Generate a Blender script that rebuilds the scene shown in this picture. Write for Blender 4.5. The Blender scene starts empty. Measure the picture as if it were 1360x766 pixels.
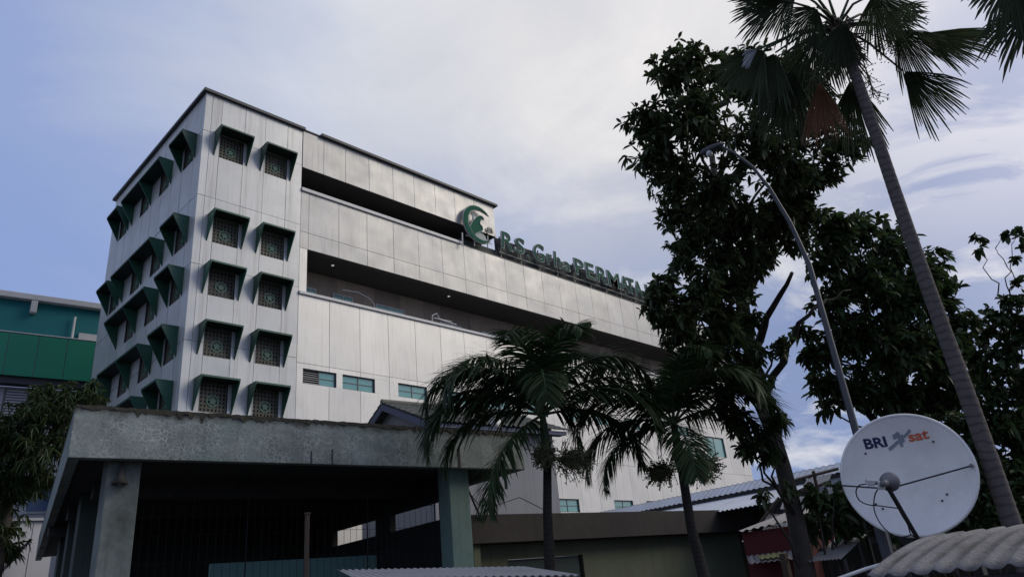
import bpy, bmesh, math, random
import numpy as np
from mathutils import Vector, Matrix

# ------------------------------------------------------------------ camera, world, sun, exposure
S = bpy.context.scene
COL = S.collection
YAW, PIT, ROL, FPX = math.radians(43.2386), math.radians(22.9483), math.radians(-5.7210), 950.43
EYE = 1.65
_f = np.array([math.cos(PIT)*math.cos(YAW), math.cos(PIT)*math.sin(YAW), math.sin(PIT)])
_r0 = np.array([math.sin(YAW), -math.cos(YAW), 0.0])
_u0 = np.cross(_r0, _f)
_r = math.cos(ROL)*_r0 + math.sin(ROL)*_u0
_u = -math.sin(ROL)*_r0 + math.cos(ROL)*_u0
CAM = np.array([0, 0, EYE])
cd = bpy.data.cameras.new('camera'); co = bpy.data.objects.new('camera', cd); COL.objects.link(co)
co.matrix_world = Matrix(((_r[0], _u[0], -_f[0], 0), (_r[1], _u[1], -_f[1], 0), (_r[2], _u[2], -_f[2], EYE), (0, 0, 0, 1)))
cd.sensor_fit = 'HORIZONTAL'; cd.sensor_width = 36; cd.lens = FPX*36/1360
cd.clip_start = 0.05; cd.clip_end = 3000
S.camera = co

SUN_AZ, SUN_EL = math.radians(-42), math.radians(36)
W = bpy.data.worlds.new('World'); S.world = W; W.use_nodes = True
nt = W.node_tree; nt.nodes.clear()
def N(t, **k):
    n = nt.nodes.new(t)
    for a, b in k.items(): setattr(n, a, b)
    return n
LK = lambda a, b: nt.links.new(a, b)
def wmath(op, a, b=None, c=None):
    n = N('ShaderNodeMath', operation=op)
    for i, v in enumerate((a, b, c)):
        if v is None: continue
        if isinstance(v, (int, float)): n.inputs[i].default_value = v
        else: LK(v, n.inputs[i])
    return n.outputs[0]
def wvec(op, a, b):
    n = N('ShaderNodeVectorMath', operation=op)
    for i, v in enumerate((a, b)):
        if isinstance(v, tuple): n.inputs[i].default_value = v
        else: LK(v, n.inputs[i])
    return n
def wramp(x, stops):
    n = N('ShaderNodeValToRGB'); LK(x, n.inputs[0])
    e = n.color_ramp.elements
    while len(e) < len(stops): e.new(0.5)
    for q, (p, c) in zip(e, stops): q.position = p; q.color = (*c, 1)
    return n.outputs[0]
def wmix(f, a, b):
    n = N('ShaderNodeMix', data_type='RGBA')
    if isinstance(f, float): n.inputs[0].default_value = f
    else: LK(f, n.inputs[0])
    for i, v in ((6, a), (7, b)):
        if isinstance(v, tuple): n.inputs[i].default_value = (*v, 1)
        else: LK(v, n.inputs[i])
    return n.outputs[2]
sky = N('ShaderNodeTexSky', sky_type='NISHITA', sun_disc=False, sun_elevation=SUN_EL,
        sun_rotation=math.pi/2 - SUN_AZ, air_density=1.0, dust_density=1.0, ozone_density=2.0)
tc = N('ShaderNodeTexCoord')
dirv = wvec('NORMALIZE', tc.outputs['Generated'], (0, 0, 0)).outputs[0]
sep = N('ShaderNodeSeparateXYZ'); LK(dirv, sep.inputs[0])
zz = wmath('ADD', wmath('MAXIMUM', sep.outputs[2], 0.0), 0.22)
comb = N('ShaderNodeCombineXYZ')
LK(wmath('DIVIDE', sep.outputs[0], zz), comb.inputs[0]); LK(wmath('DIVIDE', sep.outputs[1], zz), comb.inputs[1])
def wnoise(scale, detail, off, rough=0.55, dist=0.0):
    m = N('ShaderNodeMapping'); LK(comb.outputs[0], m.inputs[0]); m.inputs['Location'].default_value = off
    n = N('ShaderNodeTexNoise'); LK(m.outputs[0], n.inputs['Vector'])
    n.inputs['Scale'].default_value = scale; n.inputs['Detail'].default_value = detail
    n.inputs['Roughness'].default_value = rough; n.inputs['Distortion'].default_value = dist
    return n.outputs[0]
def azel(az, el): az, el = math.radians(az), math.radians(el); return (math.cos(az)*math.cos(el), math.sin(az)*math.cos(el), math.sin(el))
bright = wvec('DOT_PRODUCT', dirv, azel(5, 38)).outputs['Value']           # the brightest part of the overcast
n1 = wnoise(1.15, 9, (1.7, 0.4, 0), 0.6, 0.6)
n2 = wnoise(1.7, 9, (5.2, 2.4, 3), 0.58, 0.5)
mask = wmath('ADD', wmath('MULTIPLY', bright, 2.3), wmath('MULTIPLY', n1, 1.4))
mask = wramp(wmath('SUBTRACT', mask, 1.74), [(0.0, (.12,)*3), (0.2, (.18,)*3), (0.6, (.72,)*3), (0.85, (.98,)*3)])
mask = wmath('MAXIMUM', mask, wramp(bright, [(0.0, (.75,)*3), (0.12, (.6,)*3), (0.36, (0,)*3)]))   # more overcast behind the viewer
white0 = wramp(bright, [(0.0, (4.6, 4.9, 5.5)), (0.3, (4.4, 4.9, 6.3)), (0.72, (7.1, 7.4, 8.1)), (0.9, (8.6, 8.4, 8.3)), (1.0, (9.6, 9.2, 8.9))])
low = wramp(sep.outputs[2], [(0.0, (1,)*3), (0.25, (1,)*3), (0.62, (0,)*3)])               # darker cloud banks low down
dk = wmath('MULTIPLY', wramp(n2, [(0.36, (0,)*3), (0.53, (1,)*3)]), wmath('ADD', wmath('MULTIPLY', low, 1.0), 0.10))
n3 = wnoise(2.3, 9, (0.6, 3.3, 6), 0.6, 0.8)
bank = wmath('MULTIPLY', wramp(wvec('DOT_PRODUCT', dirv, azel(-2, 17)).outputs['Value'], [(0.90, (0,)*3), (0.975, (1.0,)*3)]), wramp(n3, [(0.30, (0,)*3), (0.50, (1.0,)*3)]))
dk = wmath('MAXIMUM', wmath('MINIMUM', dk, 1.0), bank)
white = wmix(wmath('MULTIPLY', wramp(n3, [(0.40, (0,)*3), (0.70, (1.0,)*3)]), 0.55), white0, (5.8, 6.0, 6.6))
cloud = wmix(dk, white, (2.5, 3.2, 5.3))
blue = wmix(0.8, sky.outputs[0], (2.9, 4.0, 7.4))
skyc = wmix(mask, blue, cloud)
glow = wramp(wvec('DOT_PRODUCT', dirv, azel(-32, 24)).outputs['Value'], [(0.70, (0,)*3), (0.90, (3.0, 2.6, 2.1)), (1.0, (10, 8.6, 6.8))])   # thin cloud in front of the sun, right of the view
_ad = N('ShaderNodeMix', data_type='RGBA', blend_type='ADD'); _ad.inputs[0].default_value = 1.0; LK(skyc, _ad.inputs[6]); LK(glow, _ad.inputs[7]); skyc = _ad.outputs[2]
bg = N('ShaderNodeBackground'); bg.inputs[1].default_value = 0.1; LK(skyc, bg.inputs[0])
wo = N('ShaderNodeOutputWorld'); LK(bg.outputs[0], wo.inputs[0])

sl = bpy.data.lights.new('sun', 'SUN'); so = bpy.data.objects.new('sun', sl); COL.objects.link(so)
sl.energy = 1.5; sl.angle = math.radians(30); sl.color = (1.0, 0.91, 0.77)
so.rotation_euler = Vector((-math.cos(SUN_AZ)*math.cos(SUN_EL), -math.sin(SUN_AZ)*math.cos(SUN_EL), -math.sin(SUN_EL))).to_track_quat('-Z', 'Y').to_euler()
so.location = (60, -50, 60)
S.view_settings.view_transform = 'Standard'; S.view_settings.look = 'None'
S.view_settings.exposure = 0.0; S.view_settings.gamma = 1.0; S.view_settings.use_curve_mapping = False
S.render.engine = 'CYCLES'
S.cycles.max_bounces = 6; S.cycles.transparent_max_bounces = 6

# ------------------------------------------------------------------ survey helpers: photograph -> world
def ray(x, y): return _f + (x-680)/FPX*_r - (y-383)/FPX*_u
def at(x, y, dep): return CAM + ray(x, y)*dep
def onY(x, y, D): d = ray(x, y); return CAM + d*(D/d[1])
def onX(x, y, D): d = ray(x, y); return CAM + d*(D/d[0])
def onZ(x, y, z): d = ray(x, y); return CAM + d*((z-EYE)/d[2])
A8 = math.radians(-7.5)                                   # the street-side buildings are turned 7.5 degrees from the hospital
EX = np.array([math.cos(A8), math.sin(A8), 0]); EY = np.array([-EX[1], EX[0], 0]); EZ = np.array([0, 0, 1.0])
def Lw(a, b, z): return EX*a + EY*b + EZ*z
def onLy(x, y, b): d = ray(x, y); return CAM + d*(b/(d@EY))
def onLx(x, y, a): d = ray(x, y); return CAM + d*(a/(d@EX))
def toL(P): return float(P@EX), float(P@EY), float(P[2])

# ------------------------------------------------------------------ materials
def mat(name, col, rough=0.7, var=0.2, scale=2.0, streak=0.0, island=0.0, bump=0.0, metal=0.0, spec=0.4, dirt=None, dirt_amt=0.0, hue=0.0, bscale=None, fine=0.0, translucent=0.0, objrand=0.0):
    m = bpy.data.materials.new(name); m.use_nodes = True
    t = m.node_tree; b = t.nodes['Principled BSDF']
    b.inputs['Roughness'].default_value = rough; b.inputs['Metallic'].default_value = metal
    b.inputs['Specular IOR Level'].default_value = spec
    def n_(ty, **k):
        q = t.nodes.new(ty)
        for a, v in k.items(): setattr(q, a, v)
        return q
    def noise(sc, det, vec=None, ro=.6):
        q = n_('ShaderNodeTexNoise'); q.inputs['Scale'].default_value = sc; q.inputs['Detail'].default_value = det; q.inputs['Roughness'].default_value = ro
        if vec is not None: t.links.new(vec, q.inputs['Vector'])
        return q.outputs[0]
    def mth(op, a, c):
        q = n_('ShaderNodeMath', operation=op)
        for i, v in ((0, a), (1, c)):
            if isinstance(v, (int, float)): q.inputs[i].default_value = v
            else: t.links.new(v, q.inputs[i])
        return q.outputs[0]
    tcn = n_('ShaderNodeTexCoord'); ob = tcn.outputs['Object']
    if objrand:
        oi = n_('ShaderNodeObjectInfo'); vm = n_('ShaderNodeVectorMath', operation='ADD'); t.links.new(ob, vm.inputs[0]); cx_ = n_('ShaderNodeCombineXYZ')
        for i in range(3): t.links.new(mth('MULTIPLY', oi.outputs['Random'], 37.0+11*i), cx_.inputs[i])
        t.links.new(cx_.outputs[0], vm.inputs[1]); ob = vm.outputs[0]
    f = mth('ADD', 1.0 - var/2, mth('MULTIPLY', noise(scale, 6, ob), var))
    if fine: f = mth('MULTIPLY', f, mth('ADD', 1-fine/2, mth('MULTIPLY', noise(scale*14, 3, ob), fine)))
    if objrand: f = mth('MULTIPLY', f, mth('ADD', 1-objrand/2, mth('MULTIPLY', oi.outputs['Random'], objrand)))
    if streak:
        mp = n_('ShaderNodeMapping'); t.links.new(ob, mp.inputs[0]); mp.inputs['Scale'].default_value = (3.4, 3.4, 0.14)
        sn = noise(2.4, 6, mp.outputs[0], .7)
        r = n_('ShaderNodeValToRGB'); t.links.new(sn, r.inputs[0]); r.color_ramp.elements[0].position = .52; r.color_ramp.elements[1].position = .78
        f = mth('MULTIPLY', f, mth('SUBTRACT', 1.0, mth('MULTIPLY', r.outputs[0], streak)))
    if island:
        g = n_('ShaderNodeNewGeometry')
        f = mth('MULTIPLY', f, mth('ADD', 1-island/2, mth('MULTIPLY', g.outputs['Random Per Island'], island)))
    mul = n_('ShaderNodeMix', data_type='RGBA', blend_type='MULTIPLY'); mul.inputs[0].default_value = 1
    mul.inputs[6].default_value = (*col, 1)
    cb = n_('ShaderNodeCombineColor')
    for i in range(3): t.links.new(f, cb.inputs[i])
    t.links.new(cb.outputs[0], mul.inputs[7]); out = mul.outputs[2]
    if hue:
        g = n_('ShaderNodeNewGeometry'); hs = n_('ShaderNodeHueSaturation')
        t.links.new(out, hs.inputs['Color']); t.links.new(mth('ADD', 0.5-hue/2, mth('MULTIPLY', g.outputs['Random Per Island'], hue)), hs.inputs['Hue']); out = hs.outputs[0]
    if dirt:
        dn = noise(scale*0.6, 8, ob, .7); r = n_('ShaderNodeValToRGB'); t.links.new(dn, r.inputs[0])
        r.color_ramp.elements[0].position = .45; r.color_ramp.elements[1].position = .68
        mx = n_('ShaderNodeMix', data_type='RGBA'); t.links.new(mth('MULTIPLY', r.outputs[0], dirt_amt), mx.inputs[0])
        t.links.new(out, mx.inputs[6]); mx.inputs[7].default_value = (*dirt, 1); out = mx.outputs[2]
    t.links.new(out, b.inputs['Base Color'])
    if bump:
        bn = n_('ShaderNodeBump'); bn.inputs['Strength'].default_value = bump; bn.inputs['Distance'].default_value = 0.02
        t.links.new(noise(bscale or scale*6, 6, ob), bn.inputs['Height']); t.links.new(bn.outputs[0], b.inputs['Normal'])
    if translucent:
        tr = n_('ShaderNodeBsdfTranslucent'); t.links.new(out, tr.inputs[0]); ms = n_('ShaderNodeMixShader'); ms.inputs[0].default_value = translucent
        t.links.new(b.outputs[0], ms.inputs[1]); t.links.new(tr.outputs[0], ms.inputs[2]); t.links.new(ms.outputs[0], t.nodes['Material Output'].inputs[0])
    return m

def fascia_mat():
    m = mat('cracked_concrete', (.24, .275, .26), .85, .6, 1.1, streak=.6, bump=.5, bscale=30, fine=.7, dirt=(.035, .036, .03), dirt_amt=.55)
    t = m.node_tree; b = t.nodes['Principled BSDF']; base = b.inputs['Base Color'].links[0].from_socket
    L = t.links.new
    tcn = t.nodes.new('ShaderNodeTexCoord'); ob = tcn.outputs['Object']
    nz = t.nodes.new('ShaderNodeTexNoise'); nz.inputs['Scale'].default_value = 5; nz.inputs['Detail'].default_value = 4; L(ob, nz.inputs['Vector'])
    def lay(scale, width, soft, warp):
        wa = t.nodes.new('ShaderNodeVectorMath'); wa.operation = 'MULTIPLY_ADD'; L(nz.outputs[1], wa.inputs[0]); wa.inputs[1].default_value = (warp,)*3; L(ob, wa.inputs[2])
        v = t.nodes.new('ShaderNodeTexVoronoi'); v.feature = 'DISTANCE_TO_EDGE'; v.inputs['Scale'].default_value = scale; L(wa.outputs[0], v.inputs['Vector'])
        r = t.nodes.new('ShaderNodeValToRGB'); L(v.outputs[0], r.inputs[0])
        r.color_ramp.elements[0].position = width; r.color_ramp.elements[0].color = (1, 1, 1, 1); r.color_ramp.elements[1].position = soft; r.color_ramp.elements[1].color = (0, 0, 0, 1)
        return r.outputs[0]
    def mth(op, a, c):
        q = t.nodes.new('ShaderNodeMath'); q.operation = op
        for i, v in ((0, a), (1, c)):
            if isinstance(v, (int, float)): q.inputs[i].default_value = v
            else: L(v, q.inputs[i])
        return q.outputs[0]
    big = lay(5.0, .025, .07, .18); small = lay(13, .03, .10, .12)
    pn = t.nodes.new('ShaderNodeTexNoise'); pn.inputs['Scale'].default_value = .55; pn.inputs['Detail'].default_value = 4; L(ob, pn.inputs['Vector'])
    pr = t.nodes.new('ShaderNodeValToRGB'); L(pn.outputs[0], pr.inputs[0]); pr.color_ramp.elements[0].position = .4; pr.color_ramp.elements[1].position = .6
    f = mth('ADD', mth('MULTIPLY', big, mth('SUBTRACT', 1.0, pr.outputs[0])), mth('MULTIPLY', small, pr.outputs[0]))
    br = t.nodes.new('ShaderNodeTexNoise'); br.inputs['Scale'].default_value = 3; br.inputs['Detail'].default_value = 6; L(ob, br.inputs['Vector'])
    rb = t.nodes.new('ShaderNodeValToRGB'); L(br.outputs[0], rb.inputs[0]); rb.color_ramp.elements[0].position = .36; rb.color_ramp.elements[1].position = .6
    f = mth('MULTIPLY', mth('MULTIPLY', f, rb.outputs[0]), .5)
    mx = t.nodes.new('ShaderNodeMix'); mx.data_type = 'RGBA'; L(f, mx.inputs[0]); L(base, mx.inputs[6]); mx.inputs[7].default_value = (.52, .56, .54, 1)
    # worn turquoise paint in patches, mossy top edge (object z is measured from the ground)
    gn = t.nodes.new('ShaderNodeTexNoise'); gn.inputs['Scale'].default_value = .9; gn.inputs['Detail'].default_value = 8
    mp = t.nodes.new('ShaderNodeMapping'); mp.inputs['Location'].default_value = (7, 3, 1); L(ob, mp.inputs[0]); L(mp.outputs[0], gn.inputs['Vector'])
    gr = t.nodes.new('ShaderNodeValToRGB'); L(gn.outputs[0], gr.inputs[0]); gr.color_ramp.elements[0].position = .47; gr.color_ramp.elements[1].position = .66
    mg = t.nodes.new('ShaderNodeMix'); mg.data_type = 'RGBA'; L(mth('MULTIPLY', gr.outputs[0], .45), mg.inputs[0]); L(mx.outputs[2], mg.inputs[6]); mg.inputs[7].default_value = (.10, .17, .15, 1)
    sp = t.nodes.new('ShaderNodeSeparateXYZ'); L(ob, sp.inputs[0])
    h = mth('ADD', sp.outputs[2], mth('MULTIPLY', mth('SUBTRACT', br.outputs[0], .5), .35))
    hr = t.nodes.new('ShaderNodeMapRange'); L(h, hr.inputs[0]); hr.inputs[1].default_value = 4.84; hr.inputs[2].default_value = 4.98
    mm = t.nodes.new('ShaderNodeMix'); mm.data_type = 'RGBA'; L(mth('MULTIPLY', hr.outputs[0], .85), mm.inputs[0]); L(mg.outputs[2], mm.inputs[6]); mm.inputs[7].default_value = (.03, .029, .024, 1)
    L(mm.outputs[2], b.inputs['Base Color'])
    return m

M = dict(
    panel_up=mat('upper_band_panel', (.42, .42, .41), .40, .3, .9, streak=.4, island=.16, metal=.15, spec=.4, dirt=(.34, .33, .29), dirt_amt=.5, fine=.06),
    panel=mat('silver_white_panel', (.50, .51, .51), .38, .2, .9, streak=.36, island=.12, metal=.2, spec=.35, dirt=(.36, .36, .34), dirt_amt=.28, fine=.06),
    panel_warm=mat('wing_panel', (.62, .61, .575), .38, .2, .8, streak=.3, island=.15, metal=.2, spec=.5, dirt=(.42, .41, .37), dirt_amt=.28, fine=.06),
    joint=mat('joint_dark', (.05, .05, .05), .9),
    reveal=mat('reveal_white', (.55, .55, .55), .6, .2, 3, streak=.2),
    coping=mat('coping_metal', (.055, .055, .06), .55, .3, 2),
    ledge=mat('ledge_metal', (.55, .55, .54), .5, .25, 2, streak=.15),
    hood=mat('awning_green', (.013, .075, .046), .45, .5, 2, spec=.4, streak=.35, dirt=(.05, .075, .06), dirt_amt=.5, objrand=.5),
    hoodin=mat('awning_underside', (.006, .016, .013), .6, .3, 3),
    grille=mat('grille_bronze', (.085, .082, .062), .6, .5, 3, dirt=(.03, .03, .025), dirt_amt=.6, objrand=.6),
    medal=mat('medallion_green', (.06, .15, .11), .5, .2, 6),
    black=mat('void_black', (.006, .006, .007), .9, .1),
    slat=mat('soffit_slat', (.10, .095, .095), .7, .3, 2),
    stone=mat('stone_clad', (.30, .245, .20), .85, .5, 1.5, streak=.3, island=.6, bump=.6, fine=.4),
    frame=mat('window_frame', (.10, .11, .11), .5, .2, 5),
    wframe=mat('window_frame_pale', (.5, .52, .52), .5, .2, 5),
    glass=mat('teal_glass', (.10, .30, .29), .12, .35, .9, spec=.9),
    glass_d=mat('dark_glass', (.02, .04, .05), .1, .2, 1, spec=.9),
    glass_b=mat('blue_glass', (.03, .07, .16), .15, .2, 1, spec=.7),
    concrete=fascia_mat(),
    concrete2=mat('stained_concrete', (.032, .028, .026), .9, .6, 1.5, streak=.4, bump=.4, bscale=25, fine=.6, dirt=(.06, .055, .045), dirt_amt=.5),
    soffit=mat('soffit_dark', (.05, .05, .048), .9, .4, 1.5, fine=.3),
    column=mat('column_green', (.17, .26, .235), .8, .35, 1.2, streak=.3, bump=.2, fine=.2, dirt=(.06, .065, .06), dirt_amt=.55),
    column_dim=mat('column_shaded', (.055, .075, .068), .85, .5, 1.2, streak=.4, fine=.3),  # column green darkened: the shade under the canopy is put into the colour
    sheet_grey=mat('weathered_sheet', (.26, .26, .265), .6, .4, 1.2, dirt=(.12, .11, .10), dirt_amt=.5, fine=.3),
    column_w=mat('column_weathered', (.17, .20, .185), .85, .5, 1.1, streak=.4, bump=.3, fine=.3, dirt=(.03, .03, .028), dirt_amt=.85),
    dkgreen=mat('low_wall_green', (.09, .18, .175), .7, .3, 2),
    wallgreen=mat('wall_sage', (.10, .115, .075), .85, .45, .9, streak=.3, fine=.2, dirt=(.10, .075, .05), dirt_amt=.5),
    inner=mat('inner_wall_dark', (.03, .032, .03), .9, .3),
    door=mat('door_dark_green', (.012, .03, .028), .5, .2, 3),
    lav=mat('house_wall_lavender', (.235, .235, .245), .8, .25, 1, streak=.25, fine=.15),
    bargeboard=mat('bargeboard_blue', (.085, .10, .145), .7, .3, 2),
    tile=mat('roof_tile', (.14, .14, .12), .85, .6, 1.2, bump=.4, island=.5, fine=.4, dirt=(.03, .035, .02), dirt_amt=.5),
    teal=mat('teal_wall', (.006, .135, .15), .75, .25, .4, streak=.12, fine=.08),
    greenp=mat('green_panel', (.006, .20, .12), .5, .2, .4, island=.08),
    capw=mat('cap_white', (.42, .43, .45), .6, .25, 1, streak=.2),
    wallw=mat('wall_white', (.50, .50, .52), .75, .2, .7, streak=.2, fine=.1),
    tin_b=mat('tin_bluewhite', (.40, .44, .52), .5, .25, .8, streak=.1, metal=.1, dirt=(.2, .2, .2), dirt_amt=.35),
    tin=mat('tin_grey', (.27, .26, .26), .6, .4, 1.2, metal=.2, dirt=(.12, .09, .07), dirt_amt=.6, fine=.2),
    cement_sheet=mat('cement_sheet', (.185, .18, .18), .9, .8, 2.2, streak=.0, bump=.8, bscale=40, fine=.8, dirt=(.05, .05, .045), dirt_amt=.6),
    redwall=mat('red_wall', (.11, .02, .022), .8, .35, 1.2, fine=.2),
    yellow=mat('faded_yellow_sheet', (.33, .31, .12), .6, .3, 2),
    wood=mat('old_wood', (.10, .075, .055), .9, .5, 3, fine=.4),
    pole=mat('galvanised_pole', (.075, .082, .098), .55, .3, 1.5, metal=.4, dirt=(.10, .09, .08), dirt_amt=.4),
    poled=mat('dark_steel', (.02, .02, .022), .55, .3, 2),
    dish=mat('dish_paint', (.76, .74, .73), .5, .10, 1.3, fine=.14, dirt=(.40, .39, .37), dirt_amt=.4),
    dishback=mat('dish_back', (.16, .16, .17), .6, .2, 2),
    navy=mat('letter_navy', (.015, .02, .085), .6, .1), orange=mat('letter_orange', (.55, .12, .055), .6, .15), satgrey=mat('letter_grey', (.21, .24, .30), .6, .1),
    white=mat('white_plastic', (.62, .62, .62), .5, .1), grey=mat('grey_cast', (.16, .16, .17), .5, .3, 5),
    rubber=mat('black_cable', (.012, .012, .012), .6, .1),
    sign_g=mat('sign_green', (.006, .085, .05), .7, .2, 3, spec=.1), sign_rim=mat('sign_rim', (.36, .38, .36), .6, .35, 4, spec=.2), sign_back=mat('sign_board', (.018, .03, .03), .7, .4, 1.5),
    bark=mat('tree_bark', (.060, .050, .043), .95, .7, 3, bump=.8, bscale=18, fine=.6, dirt=(.022, .022, .018), dirt_amt=.6),
    palmbark=mat('palm_bark', (.105, .092, .09), .95, .4, 3, bump=.5, bscale=25, fine=.5),
    palmbark_d=mat('palm_bark_dark', (.035, .030, .026), .95, .5, 3, bump=.5, bscale=25, fine=.5),
    crownshaft=mat('crownshaft_green', (.04, .065, .025), .6, .4, 3),
    leaf1=mat('leaf_mango', (.050, .070, .028), .5, .5, .5, island=1.1, hue=.05, translucent=.3),
    leaf2=mat('leaf_broad', (.046, .072, .026), .5, .5, .5, island=1.1, hue=.06, translucent=.3),
    leaf3=mat('leaf_sparse', (.035, .058, .020), .5, .4, .5, island=.8, hue=.05, translucent=.22),
    leaf4=mat('leaf_willowy', (.048, .072, .022), .55, .6, .5, island=.9, hue=.06, translucent=.2),
    leafp=mat('leaf_feather_palm', (.034, .060, .024), .6, .5, .8, spec=.2, island=.9, hue=.04, translucent=.25),
    leaff=mat('leaf_fan_palm', (.040, .056, .030), .6, .5, .8, spec=.2, island=.6, hue=.04, translucent=.28),
    leafd=mat('leaf_dead', (.17, .075, .038), .8, .5, 2, island=.5),
    leafs=mat('leaf_silvered', (.26, .29, .34), .4, .4, 2, island=.5),
    fruit=mat('inflorescence', (.10, .105, .05), .8, .5, 2, island=.6),
    lampshade=mat('dark_tin_shade', (.06, .058, .05), .8, .4, 4),  # plain dark tone for the cone of the hanging lamp
    moss=mat('dry_moss', (.045, .043, .032), .95, .7, 5, fine=.6, bump=.5),
    ground=mat('ground_asphalt', (.05, .048, .046), .95, .5, .3, fine=.4, bump=.3),
    lampglass=mat('lamp_lens', (.55, .56, .58), .25, .1, 2, spec=.8),
)
for _k, _sc in (('palmbark', 9.0), ('palmbark_d', 11.0)):
    t = M[_k].node_tree; b = t.nodes['Principled BSDF']; base = b.inputs['Base Color'].links[0].from_socket
    tcn = t.nodes.new('ShaderNodeTexCoord'); w = t.nodes.new('ShaderNodeTexWave'); w.bands_direction = 'Z'; w.inputs['Scale'].default_value = _sc/3.1; w.inputs['Distortion'].default_value = 5; w.inputs['Detail'].default_value = 3; w.inputs['Detail Scale'].default_value = 2
    t.links.new(tcn.outputs['Object'], w.inputs['Vector']); r = t.nodes.new('ShaderNodeValToRGB'); t.links.new(w.outputs[0], r.inputs[0])
    r.color_ramp.elements[0].color = (.66, .65, .64, 1); r.color_ramp.elements[0].position = .05; r.color_ramp.elements[1].position = .4
    mx = t.nodes.new('ShaderNodeMix'); mx.data_type = 'RGBA'; mx.blend_type = 'MULTIPLY'; mx.inputs[0].default_value = 1; t.links.new(base, mx.inputs[6]); t.links.new(r.outputs[0], mx.inputs[7]); t.links.new(mx.outputs[2], b.inputs['Base Color'])
M['soffit_lamp'] = bpy.data.materials.new('downlight_lit'); M['soffit_lamp'].use_nodes = True
_b = M['soffit_lamp'].node_tree.nodes['Principled BSDF']; _b.inputs['Emission Color'].default_value = (1, .95, .85, 1); _b.inputs['Emission Strength'].default_value = 0.3

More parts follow.
